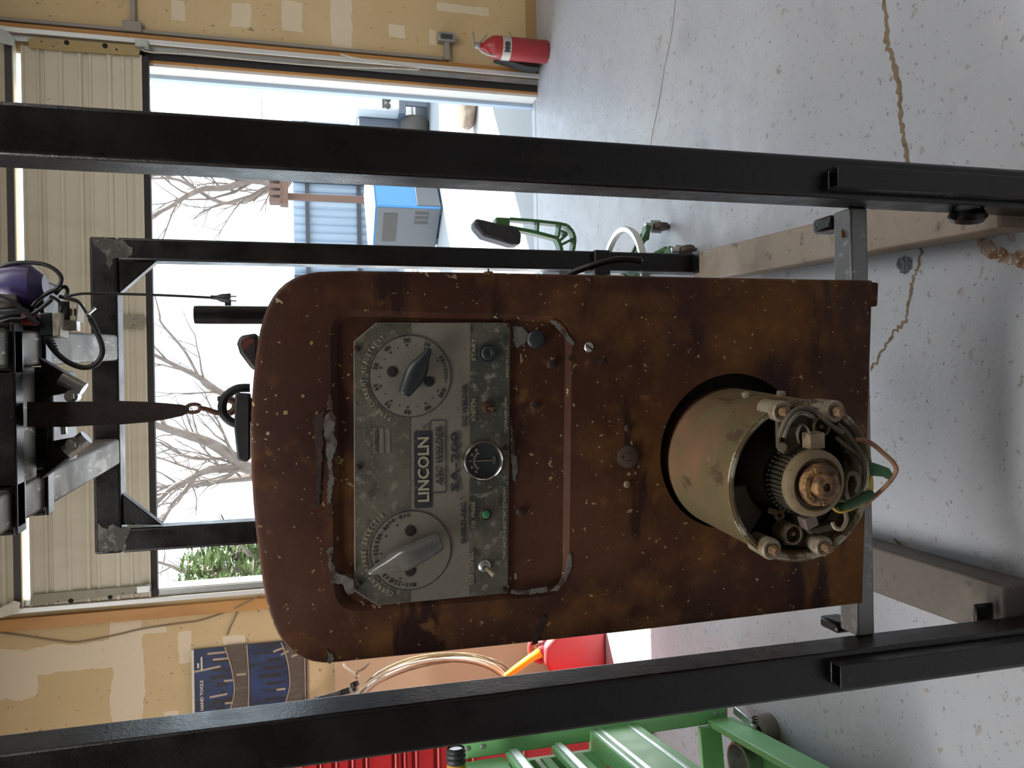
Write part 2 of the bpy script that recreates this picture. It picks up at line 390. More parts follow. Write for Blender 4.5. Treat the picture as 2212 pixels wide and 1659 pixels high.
def arc(m, s_, c, r, ang, step, ht, flip=False, wd=None):             # letters round a dial; ang clockwise from the top, text centred there
    n = len(s_); mm = MB()
    for i, ch in enumerate(s_):
        if ch == ' ': continue
        t = ang + (i - (n - 1) / 2) * step * (-1 if flip else 1); a = math.radians(90 - t)
        k = {'I': .3, '1': .55, '-': .7, '.': .2}.get(ch, 1)
        h = ht * (.18 if ch in '-.' else 1)
        mm.text(ch, TF, c[0] + r * math.cos(a), c[1] + r * math.sin(a), (wd or ht * .62) * k, h, rot=math.radians(-t + (180 if flip else 0)), bold=.012)
    lettering(mm, m.dark)
arc(TL_, 'FINE CURRENT ADJUSTMENT', D1, R1 * 1.15, -4, 5.3, .0075)
arc(TL_, 'CURRENT RANGE SELECTOR', D2, R2 * 1.16, -6, 5.6, .0075)
for k in range(10):
    t = -151 + k * 33.5; n_ = str(100 - 10 * k)
    arc(TD, n_, D1, R1 * .885, t, 5.6, .0072)
for k in range(19):
    t = -151 + k * 16.75; a = math.radians(90 - t); u = V(math.cos(a), math.sin(a)); v = V(-u.y, u.x); q = V(*D1) + u * R1 * .76; g = .0021 if k % 2 == 0 else .0013
    TD.prism([tuple(q - u * g), tuple(q + u * g * .6 + v * g), tuple(q + u * g * .6 - v * g)], lambda x, y, w_: (x, w_, y), P0 - .001, P0 - .0014)
arc(TD, 'INCREASE', D1, R1 * .87, 172, 5.0, .0052, True)
arc(TD, '90-MIN', D2, R2 * .90, 70, 6.2, .0062); arc(TD, '130-80', D2, R2 * .88, 33, 6.2, .0068); arc(TD, '190-120', D2, R2 * .88, -8, 6.0, .0066)
arc(TD, '240-', D2, R2 * .88, -44, 6.6, .0066); arc(TD, 'MAX-220', D2, R2 * .88, -76, 6.2, .0066)
for t in (62, 33, -2, -68):
    a = math.radians(90 - t); u = V(math.cos(a), math.sin(a)); v = V(-u.y, u.x); q = V(*D2) + u * R2 * .74; g = .002
    TD.prism([tuple(q - u * g), tuple(q + u * g * .6 + v * g), tuple(q + u * g * .6 - v * g)], lambda x, y, w_: (x, w_, y), P0 - .001, P0 - .0014)
for i, x in enumerate((806, 820, 834)):                                # three stamped strips
    mb = MB(); a = PW(x, 978); b = PW(x + 8.5, 925); mb.prism(rr2(a, b, .0008, 2), lambda u, v, w_: (u, w_, v), P0 - .0004, P0 - .0009)
    if i == 0:
        mb.mi = 1; c = PW(x + 4, 952); mb.text('SA-200-F163', TF, c[0], c[1], .034, .0042)
    mb.build('stamped_strip', [m_platel, m_ldark], npl, local=True, smooth=0)
def screw(px, py, r, m, parent, d=0.0, slot=None, h=.004, name='screw', base=0.0):
    x, z = WL(px, py, d); mb = MB(); mb.lathe((x, d + .001, z), (0, -1, 0), [(r * 1.02, 0), (r, h * .5), (r * .8, h * .9), (r * .45, h), (0, h)], 16)
    if slot is not None:
        mb.mi = 1; a = math.radians(slot); u = V(math.cos(a), 0, math.sin(a)); mb.obox((x, d - h + .0008, z), u * r * .95, V(0, .0006, 0), V(-u.z, 0, u.x) * r * .16)
    return mb.build(name, [m, m_hole], parent, local=True)
for p in ((771, 753), (774, 1009), (775, 1259), (1098, 703), (1092, 966), (1090, 1273)): screw(*p, .0052, m_rustb, npl, P0, 30)
for p, r in (((847, 803), .0085), ((927, 824), .0085), ((886, 1146), .009), ((886, 1233), .009)):
    x, z = PW(*p); mb = MB(); mb.lathe((x, P0, z), (0, -1, 0), [(r, 0), (r, .0016), (r * .86, .002), (r * .5, .0021), (0, .0018)], 24); mb.build('dial_screw', m_hole, npl, local=True)

# ---- knobs
def knob(px_tip, px_tail, c, prof, hgt, m, name, label):
    T = V(*PW(*px_tip)); B = V(*PW(*px_tail)); ax = (T - B).normalized(); sd = V(-ax.y, ax.x); ln = (T - B).length
    mb = MB(); rings = []
    for t, wv, hv in prof:
        q = B + ax * ln * t; sec = []
        for k, (su, hu) in enumerate(((-1, 0), (-.96, .55), (-.62, .92), (0, 1.0), (.62, .92), (.96, .55), (1, 0))):
            pp = q + sd * wv * su; sec.append((pp.x, P0 - .006 - hgt * hv * hu, pp.y))
        rings.append(mb.vs(sec))
    for a, b in zip(rings, rings[1:]): mb.bridge(a, b)
    mb.face(rings[0]); mb.face(rings[-1])
    o = mb.build(name, m, welder, local=True, smooth=50, label=label)
    s_ = o.modifiers.new('soft', 'SUBSURF'); s_.levels = 1; s_.render_levels = 2
    mb = MB(); mb.lathe((c[0], P0, c[1]), (0, -1, 0), [(.012, 0), (.012, .007), (0, .007)], 20); mb.build('shaft', m_hole, o, local=True)
    return o
knob((927, 751), (870, 851), D1, [(0, .0095, .75), (.02, .0105, .85), (.25, .0155, 1), (.45, .0185, 1), (.6, .0165, .95), (.8, .0085, .75), (.97, .0045, .5), (1, .003, .4)], .020, m_blk, 'fine_current_knob', 'black pointer knob')
k2 = knob((793, 1234), (952, 1162), D2, [(0, .0120, .6), (.03, .0165, .8), (.22, .0185, 1), (.42, .0205, 1.15), (.56, .0225, 1.05), (.72, .014, .8), (.93, .0065, .5), (1, .003, .35)], .030, m_grey, 'range_knob', 'grey pointer knob')

# ---- ammeter
AX, AZ = PW(1043, 994); AR = abs(PW(1000, 994)[1] - PW(1086, 994)[1]) / 2
amm_b = MB(); amm_b.lathe((AX, P0, AZ), (0, -1, 0), [(AR * 1.04, 0), (AR * 1.04, .003), (AR * .985, .008), (AR * .93, .0105), (AR * .875, .0085), (AR * .83, .0045), (AR * .83, .003)], 48)
amm = amm_b.build('ammeter', m_chrome, welder, local=True, label='round ammeter with chrome bezel')
mb = MB(); mb.lathe((AX, P0, AZ), (0, -1, 0), [(AR * .84, 0), (AR * .84, .004), (0, .004)], 40); mb.build('dial_face', m_blk, amm, local=True)
AT = lambda x, y, z: (x, P0 - .0046 - z, y)
mb = MB()
for k in range(-12, 13):
    t = math.radians(90 - k * 4.6); u = V(math.cos(t), math.sin(t)); v = V(-u.y, u.x); r0 = AR * (.44 if k % 6 else .40); c0 = V(AX, AZ - AR * .02)
    q = [c0 + u * r0 + v * .0002, c0 + u * r0 - v * .0002, c0 + u * AR * .54 - v * .0002, c0 + u * AR * .54 + v * .0002]
    mb.prism([tuple(x) for x in q], lambda x, y, w_: (x, w_, y), P0 - .004, P0 - .0046)
for t, s_ in ((-56, '60'), (-28, '30'), (0, '0'), (28, '30'), (56, '60')):
    a = math.radians(90 - t); mb.text(s_, AT, AX + math.cos(a) * AR * .65, AZ + math.sin(a) * AR * .65, .0036 * len(s_) * .62, .0042, rot=math.radians(-t * .5))
mb.build('scale_print', m_cream, amm, local=True, smooth=0)
mb = MB(); mb.bar((AX, P0 - .006, AZ - AR * .42), (AX, P0 - .006, AZ + AR * .38), .0011, .0006, (0, 1, 0)); mb.build('needle', m_tan, amm, local=True)
mb = MB(); mb.prism(rr2((AX - .006, AZ - AR * .62), (AX + .006, AZ - AR * .46), .001, 2), lambda u, v, w_: (u, w_, v), P0 - .004, P0 - .005); mb.build('maker_plate', m_plated, amm, local=True)

# ---- switches, lamp, button
x, z = PW(1053, 762); mb = MB(); mb.lathe((x, P0, z), (0, -1, 0), [(.0165, 0), (.0165, .004), (.0135, .005), (.0135, .003), (.012, .003), (.012, .010), (.010, .0115), (.005, .0115), (.004, .0105), (0, .0105)], 32); mb.build('start_button', m_blk, welder, local=True)
x, z = PW(1053, 880); mb = MB(); mb.lathe((x, P0, z), (0, -1, 0), [(.0105, 0), (.0105, .003), (.008, .004), (.0065, .008), (.0035, .008)], 20); tg = mb.build('ignition_switch', m_rustb, welder, local=True)
mb = MB(); mb.cyl((x, P0 - .006, z), (x - .002, P0 - .024, z - .007), .0026, .0040, 12); mb.build('toggle_lever', m_rustb, tg, local=True)
x, z = PW(1048, 1110); mb = MB(); mb.lathe((x, P0, z), (0, -1, 0), [(.0105, 0), (.0105, .004), (.0085, .006), (.0078, .004)], 24); lm = mb.build('oil_pressure_lamp', m_rustb, welder, local=True)
mb = MB(); mb.lathe((x, P0, z), (0, -1, 0), [(.0079, .002), (.0075, .005), (.004, .0075), (0, .008)], 24); mb.build('lens', m_green_lens, lm, local=True, label='green lens')
x, z = PW(1046, 1222); mb = MB(); mb.lathe((x, P0, z), (0, -1, 0), [(.0105, 0), (.0105, .002), (.0075, .004), (.0065, .010), (.0035, .010)], 20); tg = mb.build('idler_switch', m_steel, welder, local=True)
mb = MB(); mb.cyl((x, P0 - .006, z), (x - .010, P0 - .024, z - .012), .0028, .0046, 12); mb.build('toggle_lever', m_lug, tg, local=True)

# ---- fittings on the cabinet front
x, z = WL(1156, 733, .0065); mb = MB(); mb.lathe((x, .0065, z), (0, -1, 0), [(.0152, 0), (.0150, .004), (.012, .0075), (.006, .009), (0, .0093)], 32); mb.build('plug_button', m_blk, welder, local=True, label='black plug button')
screw(1190, 787, .0075, m_rustb, welder, .0065, 20, .006); screw(1155, 876, .0075, m_rustb, welder, .0065, 90, .005)
screw(1124, 1105, .0075, m_rustb, welder, .0065, 40, .005); screw(1272, 750, .0085, m_steel, welder, 0, 55, .004)
screw(1356, 925, .0065, m_rustb, welder, 0, 10, .005); screw(1354, 1046, .0060, m_lug, welder, 0, None, .005)
x, z = WL(1232, 774); mb = MB(); mb.lathe((x, .001, z), (0, -1, 0), [(.004, 0), (.004, .0016), (0, .0016)], 8); mb.build('empty_screw_hole', m_hole, welder, local=True)
x, z = WL(1354, 986); mb = MB(); mb.lathe((x, .002, z), (0, -1, 0), [(.0215, 0), (.0215, .003), (.0205, .0031), (.0205, .0015), (.0192, .0015), (.0192, .0055), (.017, .0065), (0, .0065)], 36)
m_out = mat('brown_outlet', (.060, .036, .026), .4); ol = mb.build('outlet', m_out, welder, local=True, label='brown round power outlet')
for dx, dz, wv, hv in ((-.0068, -.003, .0022, .0062), (.0068, -.003, .0022, .0072), (0, .009, .0052, .0052)):
    mb = MB(); mb.prism(rr2((x + dx - wv / 2, z + dz - hv / 2), (x + dx + wv / 2, z + dz + hv / 2), .0009, 2), lambda u, v, w_: (u, w_, v), -.0040, -.0047); mb.build('slot', m_hole, ol, local=True)
# flaked bare metal along the crown of the recess
m_bareflake = mat('flaked_bare_metal', (.12, .115, .105), .5, .1, [(30, .5, .6, (.05, .026, .016)), (60, .55, .7, (.2, .19, .17))], bump=.3)
m_scab = mat('dark_rust_scab', (.018, .008, .006), .8, 0, [(50, .5, .65, (.06, .022, .012))], bump=.5)
def flake(pxs, m, d=0.0, t=.0007, jit=.0016, name='flaked_paint'):
    pts = []; src = [V(*WL(*p, d), 0) for p in pxs]; n = len(src)
    for i in range(n):
        a, b = src[i], src[(i + 1) % n]; k = max(2, int((b - a).length / .004))
        for j in range(k):
            q = a.lerp(b, j / k); pts.append((q.x + random.uniform(-jit, jit), q.y + random.uniform(-jit, jit)))
    mb = MB(); lp = mb.fill([pts], F2(d - t)); lp2 = mb.vs([(x, d + .0005, y) for x, y in pts]); mb.bridge(lp[0], lp2)
    return mb.build(name, m, welder, local=True, smooth=0)
flake([(696, 905), (704, 895), (714, 885), (726, 900), (720, 930), (728, 960), (716, 1000), (722, 1040), (714, 1085), (707, 1085), (710, 1020), (703, 960)], m_bareflake, t=.001)
flake([(676, 900), (700, 886), (697, 960), (694, 1040), (690, 1095), (680, 1090), (684, 1010)], m_scab, t=.0013)
flake([(706, 885), (712, 850), (716, 868), (718, 884)], m_bareflake, t=.0012)
flake([(708, 1188), (720, 1180), (716, 1210), (728, 1236), (742, 1240), (762, 1252), (764, 1280), (750, 1284), (738, 1262), (716, 1258), (712, 1240)], m_bareflake, t=.0009)
flake([(706, 1404), (718, 1410), (722, 1424), (712, 1432), (704, 1428), (710, 1418)], m_bareflake, t=.0009)
flake([(1233, 1195), (1236, 1222), (1224, 1252), (1204, 1276), (1186, 1277), (1207, 1262), (1221, 1236), (1226, 1204)], m_bareflake, t=.0012, jit=.0008)
flake([(1182, 1268), (1184, 1278), (1140, 1283), (1104, 1283), (1104, 1274), (1140, 1274)], m_bareflake, t=.001, jit=.001)
flake([(1186, 692), (1200, 694), (1222, 716), (1240, 740), (1238, 748), (1222, 732), (1204, 710)], m_bareflake, t=.001, jit=.0008)
flake([(1292, 776), (1302, 774), (1306, 782), (1298, 790), (1292, 786)], m_scab, t=.001, jit=.001)
flake([(1108, 704), (1128, 706), (1140, 720), (1134, 745), (1116, 752), (1108, 735)], m_bareflake, .0065, .001)
flake([(1103, 900), (1110, 960), (1118, 1010), (1113, 1040), (1106, 1030), (1103, 980)], m_bareflake, .0065, .001)
flake([(1148, 1392), (1158, 1356), (1172, 1330), (1180, 1334), (1168, 1362), (1162, 1388)], m_scab, t=.001)

# ---- generator end in the round hole
dc = V(DC[0], 0, DC[1]); RD = .1255
def GD(px, py, d): x, z = WL(px, py, d); return V(x, d, z)
mb = MB(); mb.lathe(dc + V(0, .045, 0), (0, -1, 0), [(RD, 0), (RD, .228), (RD + .001, .240), (RD + .001, .246)], 72)
gen = mb.build('generator_barrel', m_drum, welder, local=True, smooth=30, label='worn cream barrel of the exciter')
mb = MB(); mb.lathe(dc, (0, -1, 0), [(RD + .0012, .196), (RD + .0016, .2005), (RD - .003, .2015), (RD - .0085, .198), (RD - .011, .188), (RD - .012, .150)], 72); mb.build('end_rim', m_rim, gen, local=True)
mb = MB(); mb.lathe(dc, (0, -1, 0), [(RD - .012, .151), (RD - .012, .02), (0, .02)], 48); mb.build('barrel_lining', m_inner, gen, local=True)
for p in ((1605, 822), (1657, 833)):
    q = GD(*p, -.09); n_ = (q - (dc + V(0, -.09, 0))); n_.y = 0; n_.normalize(); s0 = dc + V(0, q.y, 0) + n_ * (RD - .002)
    if p[0] > 1640: s0 = s0 + V(0, -.04, 0)
    mb = MB(); mb.cyl(s0, s0 + n_ * .010, .0075, .0070, 6); mb.build('barrel_bolt', m_lug, gen, local=True, bevel=.001)
for i in range(26):                                                    # missing: none; dents are in the paint
    break
# pole shoes / cover plates inside
for a0, a1, m_ in ((195, 262, 0), (100, 150, 0)):
    mb = MB()
    pts = []; 
    for k in range(9):
        a = math.radians(a0 + (a1 - a0) * k / 8); pts.append((math.cos(a) * (RD - .014), math.sin(a) * (RD - .014)))
    for k in range(9):
        a = math.radians(a1 - (a1 - a0) * k / 8); pts.append((math.cos(a) * .066, math.sin(a) * .066))
    mb.prism(pts, lambda u, v, w_: (dc.x + u, w_, dc.z + v), -.120, -.150)
    mb.build('pole_shoe', m_inner2, gen, local=True, bevel=.003)
# four lugs with studs on the rim
for i, (p, r) in enumerate((((1690, 889), .0155), ((1805, 889), .0165), ((1668, 1187), .0160), ((1781, 1181), .0150))):
    q = GD(*p, -.215); mb = MB()
    mb.lathe(V(q.x, -.170, q.z), (0, -1, 0), [(r * .95, 0), (r * 1.0, .030), (r * 1.04, .034), (r * 1.04, .043), (r * .9, .046), (r * .6, .0455), (r * .55, .044), (0, .044)], 28)
    lg = mb.build('lug', m_lug, gen, local=True)
    mb = MB(); mb.lathe(V(q.x, -.20, q.z), (0, -1, 0), [(r * .5, 0), (r * .50, .024), (r * .36, .030), (r * .12, .031), (0, .031)], 8); mb.build('stud', m_lugin, lg, local=True)
for p, r in (((1777, 923), .0155), ((1716, 1156), .0160)):             # coiled spring cups
    q = GD(*p, -.20); mb = MB()
    for k in range(4): mb.lathe(V(q.x, -.165, q.z), (0, -1, 0), [(r, .006 * k), (r * 1.03, .006 * k + .003), (r, .006 * k + .006)], 24)
    mb.lathe(V(q.x, -.165, q.z), (0, -1, 0), [(r, .024), (r * .96, .034), (r * .84, .034), (r * .80, .018), (0, .016)], 24)
    cup = mb.build('spring_cup', m_commf, gen, local=True)
    mb = MB(); mb.lathe(V(q.x + .001, -.18, q.z - .001), (0, -1, 0), [(r * .3, 0), (r * .32, .014), (r * .15, .018), (0, .018)], 10); mb.build('stud', m_lugin, cup, local=True)
# commutator
cc = GD(1757, 1043, -.225); cc = V(cc.x, 0, cc.z); ax = (0, -1, 0)
cm = MB(); cm.lathe(cc, ax, [(.030, .06), (.046, .06), (.046, .178), (.050, .180)], 48)
nb = 44
for k in range(nb):
    a = 2 * PI * k / nb; u = V(math.cos(a), 0, math.sin(a)); v = V(-u.z, 0, u.x)
    cm.obox(cc + u * .0520 + V(0, -.184, 0), u * .0045, v * .0023, V(0, .006, 0))
    cm.obox(cc + u * .0490 + V(0, -.205, 0), u * .0022, v * .0027, V(0, .016, 0))
com = cm.build('commutator', m_comm, gen, local=True, bevel=.0008, seg=1)
mb = MB(); mb.lathe(cc, ax, [(.0505, .218), (.0520, .222), (.0510, .230), (.0445, .236), (.0410, .2365), (.0390, .233), (.0375, .228), (.024, .2275), (.0235, .220)], 48); mb.build('clamp_ring', m_commf, com, local=True)
nut = MB(); nut.lathe(cc, ax, [(.0320, .222), (.0325, .238), (.0305, .245), (.0285, .246), (.0190, .246), (.0180, .256), (.0165, .258), (.0062, .258), (.0058, .252), (0, .252)], 20)
for k in range(6):
    a = 2 * PI * k / 6 + .3; u = V(math.cos(a), 0, math.sin(a)); v = V(-u.z, 0, u.x); nut.obox(cc + u * .0260 + V(0, -.2445, 0), u * .0050, v * .0065, V(0, .003, 0))
m_nut = mat('rusty_shaft_nut', (.085, .042, .022), .55, .25, [(60, .46, .58, (.26, .14, .05)), (90, .55, .7, (.035, .02, .012))], bump=.5, bscale=120)
nut.build('shaft_nut', m_nut, com, local=True, bevel=.0012)
# fan cone behind the commutator
mb = MB(); mb.lathe(cc, ax, [(.030, .182), (.050, .160), (.066, .120), (.070, .100)], 32); mb.build('armature', m_inner2, gen, local=True)
# brush holders and arms
def gp(px, py, d): return GD(px, py, d)
bh = MB(); c0 = gp(1757, 951, -.215); bh.obox(c0, V(.0125, 0, .0010), V(0, .010, 0), V(-.0006, 0, .0135)); br = bh.build('brush_holder', m_tan, gen, local=True, bevel=.002, label='tan brush holder block')
mb = MB(); mb.tube(smooth_path([gp(1725, 955, -.212), gp(1722, 935, -.222), gp(1731, 917, -.226), gp(1744, 925, -.224), gp(1748, 940, -.222)], 4), .0035, 8, flat=.4); mb.build('brush_spring', m_wired, br, local=True)
mb = MB(); mb.bar(gp(1680, 905, -.20), gp(1682, 968, -.20), .008, .006); mb.cyl(gp(1690, 966, -.195), gp(1690, 966, -.212), .0085, .0075, 14); mb.obox(gp(1708, 950, -.196), V(.020, 0, .002), V(0, .004, 0), V(-.001, 0, .016)); mb.build('brush_arm', m_inner2, gen, local=True, bevel=.0015)
mb = MB(); mb.bar(gp(1766, 905, -.185), gp(1700, 915, -.185), .030, .010, (0, 1, 0)); mb.build('brush_yoke', m_inner2, gen, local=True, bevel=.002)
mb = MB(); mb.bar(gp(1690, 1160, -.180), gp(1770, 1168, -.180), .024, .010, (0, 1, 0)); mb.build('brush_yoke', m_inner2, gen, local=True, bevel=.002)
mb = MB(); mb.obox(gp(1745, 1125, -.205), V(.009, 0, .003), V(0, .010, 0), V(-.004, 0, .010)); mb.build('carbon_brush', mat('pale_brush', (.16, .12, .105), .6), gen, local=True, bevel=.0015)
mb = MB(); mb.obox(gp(1768, 1140, -.20), V(.004, 0, .002), V(0, .008, 0), V(-.004, 0, .020)); mb.obox(gp(1782, 1142, -.195), V(.003, 0, .001), V(0, .008, 0), V(-.003, 0, .018)); mb.build('brush_holder', m_inner2, gen, local=True, bevel=.0015, label='dark lower brush holder')
mb = MB(); mb.lathe(gp(1682, 1113, -.165), (0, -1, 0), [(.0035, 0), (.009, 0), (.009, .003), (.0035, .003)], 18, True); mb.bar(gp(1678, 1108, -.1665), gp(1660, 1102, -.1665), .009, .003, (0, 1, 0)); mb.build('terminal_tab', m_tan, gen, local=True)
def wire(pts, r, m, name, par=gen, k=6): mb = MB(); mb.tube(smooth_path(pts, k), r, 8); return mb.build(name, m, par, local=True)
wire([gp(1684, 942, -.215), gp(1692, 918, -.228), gp(1712, 890, -.230), gp(1740, 880, -.226), (gp(1768, 895, -.222)), gp(1790, 915, -.214), gp(1820, 935, -.21)], .0038, m_wired, 'lead_wire')
wire([gp(1693, 944, -.222), gp(1706, 912, -.232), gp(1728, 892, -.234), gp(1752, 898, -.228), gp(1762, 908, -.2)], .0034, m_wired, 'lead_wire')
wire([gp(1808, 915, -.205), gp(1835, 945, -.212), gp(1862, 985, -.218), gp(1867, 1030, -.222), gp(1856, 1062, -.224), gp(1830, 1080, -.222), gp(1806, 1078, -.222)], .0038, m_wired, 'lead_wire')
wire([gp(1806, 945, -.205), gp(1825, 962, -.21), gp(1850, 980, -.215), gp(1866, 1005, -.217)], .0032, m_wired, 'lead_wire')
wire([gp(1832, 1076, -.226), gp(1826, 1050, -.230), gp(1832, 1026, -.232), gp(1848, 1024, -.232), gp(1856, 1042, -.230), gp(1848, 1064, -.228)], .0034, m_wired, 'lead_wire')
wire([gp(1826, 1105, -.225), gp(1828, 1125, -.230), gp(1818, 1142, -.230), gp(1804, 1140, -.226), gp(1798, 1128, -.222)], .0034, m_lug, 'lead_wire')
wire([gp(1848, 950, -.214), gp(1876, 954, -.225), gp(1912, 982, -.235), gp(1932, 1003, -.240), gp(1935, 1020, -.240), gp(1918, 1045, -.236), gp(1888, 1074, -.228), gp(1868, 1090, -.222)], .0036, m_wirer, 'rusty_wire')
wire([gp(1881, 1028, -.224), gp(1883, 1050, -.226), gp(1880, 1066, -.228)], .0028, m_ywire, 'yellow_wire')
wire([gp(1798, 1096, -.222), gp(1815, 1106, -.228), gp(1842, 1098, -.230), gp(1868, 1084, -.228)], .0024, m_ywire, 'yellow_wire')
mb = MB(); fl = [gp(1880, 998, -.228), gp(1898, 1003, -.232), gp(1922, 1012, -.238), gp(1930, 1026, -.240), gp(1928, 1040, -.240), gp(1908, 1030, -.234), gp(1882, 1028, -.226)]
a = mb.vs(fl); b = mb.vs([p + V(0, .0035, 0) for p in fl]); mb.bridge(a, b); mb.face(a); mb.face(b); mb.build('tape_flag', m_gtape, gen, local=True, bevel=.0008, label='green tape flag')
mb = MB(); mb.tube(smooth_path([gp(1812, 1100, -.222), gp(1838, 1088, -.226), gp(1866, 1074, -.228), gp(1886, 1066, -.230)], 4), [.006, .007, .008, .0085, .009, .009, .009, .0095, .0095, .009, .008, .0075, .007], 10, flat=.7); mb.build('tape_wrap', m_gtape, gen, local=True, label='green taped splice')

# ---- things standing on top / sticking out
q = [Q(420, 660, 1.95), Q(420, 700, 1.95), Q(600, 700, 1.95)]
cx = (q[0].x + q[1].x) / 2; hw = abs(q[0].x - q[1].x) / 2
mb = MB(); mb.lathe((cx, 1.95, 1.32), (0, 0, 1), [(hw, 0), (hw, q[0].z - 1.32 - .012), (hw * .97, q[0].z - 1.32), (hw * .80, q[0].z - 1.32 - .004), (hw * .78, .3)], 24)
mb.build('exhaust_stack', m_frame, welder)
mb = MB(); p = [Q(*k, 1.75) for k in ((560, 722), (522, 728), (516, 745), (522, 765), (548, 800), (566, 802))]
n2 = [(k.x, k.z) for k in p]; mb.prism(n2, lambda u, v, w_: (u, w_, v), 1.70, 1.82); mb.build('air_cleaner', mat('dark_rubber_red_edge', (.022, .016, .016), .5, 0, [(14, .55, .6, (.12, .03, .02))]), welder, bevel=.014, seg=3)
a = Q(520, 850, 1.66); b = Q(520, 1000, 1.66); zt = Q(503, 900, 1.66).z
mb = MB(); pl = [Q(*k, 1.66) for k in ((508, 848), (541, 850), (541, 992), (532, 998), (513, 994), (506, 925))]
mb.prism([(k.x, k.z) for k in pl], lambda u, v, w_: (u, w_, v), 1.655, 1.69)
mb.box(a.x - .06, a.x - .01, 1.66, 1.688, 1.31, a.z)
bail = mb.build('lifting_bail', mat('bail_steel', (.035, .038, .042), .5, .4, [(20, .5, .7, (.06, .05, .045))]), welder, bevel=.004)
mb = MB(); rp = [Q(*k, 1.70) for k in ((540, 838), (512, 840), (488, 856), (480, 880), (488, 902), (510, 915), (540, 912))]
mb.tube(smooth_path(rp, 5), .0095, 10); mb.build('bail_ring', mat('bail_ring_black', (.014, .015, .018), .45, .3), bail)
# side stud and cable stub
p = Q(1055, 582, 1.245); mb = MB(); mb.cyl(p + V(-.02, 0, 0), p + V(-.004, 0, 0), .008, .008, 12); mb.cyl(p + V(-.01, 0, 0), p + V(.001, 0, 0), .0015, .0015, 8); mb.build('side_bolt', mat('coppery_bolt', (.20, .09, .055), .4, .6), welder)
cb = [Q(*k, Y) for k, Y in (((1195, 612), 1.42), ((1235, 590), 1.38), ((1275, 575), 1.35), ((1320, 563), 1.33), ((1355, 560), 1.32), ((1386, 564), 1.31))]
mb = MB(); mb.tube(smooth_path(cb, 5), .0062, 12); cbo = mb.build('cable_stub', m_cable, welder, label='black cut cable end')
e0 = cb[-1]; dr = (cb[-1] - cb[-2]).normalized(); mb = MB(); mb.cyl(e0 - dr * .004, e0 + dr * .0022, .0038, .0034, 10); mb.build('bare_strands', m_steel, cbo)
# ================================================================== the lifting frame
frame = thing('hoist_gantry', 'black square tube gantry of four posts standing around the welding machine', 'lifting frame', (-.05, 1.9, 0))
FS = .052                                                             # the frame stands slightly turned
def fx(x, Y): return x + FS * (Y - 1.2)
T3 = .076
def post(x0, Y, z1, nm='post', m=m_frame):
    mb = MB(); mb.box(x0, x0 + T3, Y, Y + T3, .0, z1); return mb.build(nm, m, frame, bevel=.007, seg=3)
ZT = 2.062
pR = post(.332, 1.2, ZT + T3); pL = post(-.579, 1.2, ZT + T3)
fR = Q(340, 515, 2.6).x; fRi = Q(340, 563, 2.6).x; fLi = Q(350, 1138, 2.6).x; fLo = Q(350, 1189, 2.6).x
zb1 = Q(192, 512, 2.6).z; zb0 = Q(252, 570, 2.6).z
mb = MB(); mb.box(fRi, fR, 2.6, 2.6 + T3, 0, zb0); mb.build('post', m_frame, frame, bevel=.007, seg=3)
mb = MB(); mb.box(fLo, fLi, 2.6, 2.6 + T3, 0, zb0); mb.build('post', m_frame, frame, bevel=.007, seg=3)
mb = MB(); mb.box(fLo, fR, 2.6, 2.6 + T3, zb0, zb1); mb.build('top_beam', m_frame, frame, bevel=.007, seg=3)
mb = MB(); mb.box(-.579, .408, 1.2, 1.2 + T3, ZT + T3, ZT + 2 * T3); mb.build('top_beam', m_frame, frame, bevel=.007, seg=3)
# ground weld patches on the far upper corners
def patch(pxs, Y, m, nm='weld_patch', d=.001, jit=.004):
    src = [Q(*p, Y) for p in pxs]; pts = []; n = len(src)
    for i in range(n):
        a, b = src[i], src[(i + 1) % n]; k = max(2, int((b - a).length / .012))
        for j in range(k):
            q = a.lerp(b, j / k); pts.append((q.x + random.uniform(-jit, jit), q.z + random.uniform(-jit, jit)))
    mb = MB(); lp = mb.fill([pts], lambda u, v: (u, Y - d, v)); l2 = mb.vs([(u, Y + .002, v) for u, v in pts]); mb.bridge(lp[0], l2)
    return mb.build(nm, m, frame, smooth=0)
patch([(194, 516), (200, 513), (262, 516), (284, 536), (285, 552), (262, 556), (244, 558), (240, 585), (232, 570), (222, 540), (205, 530)], 2.6, m_weld)
patch([(212, 1128), (222, 1138), (232, 1142), (244, 1130), (250, 1136), (262, 1142), (284, 1140), (274, 1160), (270, 1188), (212, 1193)], 2.6, m_weld)
for pts in (((252, 566), (340, 566), (254, 640)), ((262, 1062), (352, 1132), (262, 1132))):
    q = [Q(*p, 2.63) for p in pts]; mb = MB(); mb.prism([(k.x, k.z) for k in q], lambda u, v, w_: (u, w_, v), 2.612, 2.652); mb.build('gusset', m_frame, frame, bevel=.003)
# roof rails carrying the trolley, and their cross member
def skew(mb, x0, x1, y0, y1, z0, z1):
    mb.hexa([(fx(x0, y0), y0, z0), (fx(x1, y0), y0, z0), (fx(x1, y1), y1, z0), (fx(x0, y1), y1, z0), (fx(x0, y0), y0, z1), (fx(x1, y0), y0, z1), (fx(x1, y1), y1, z1), (fx(x0, y1), y1, z1)])
for x in (.022, -.301):
    mb = MB(); skew(mb, x, x + .080, 1.276, 2.6, ZT, ZT + .076); mb.build('rail', m_scr, frame, bevel=.009, seg=3, label='bare scratched steel rail')
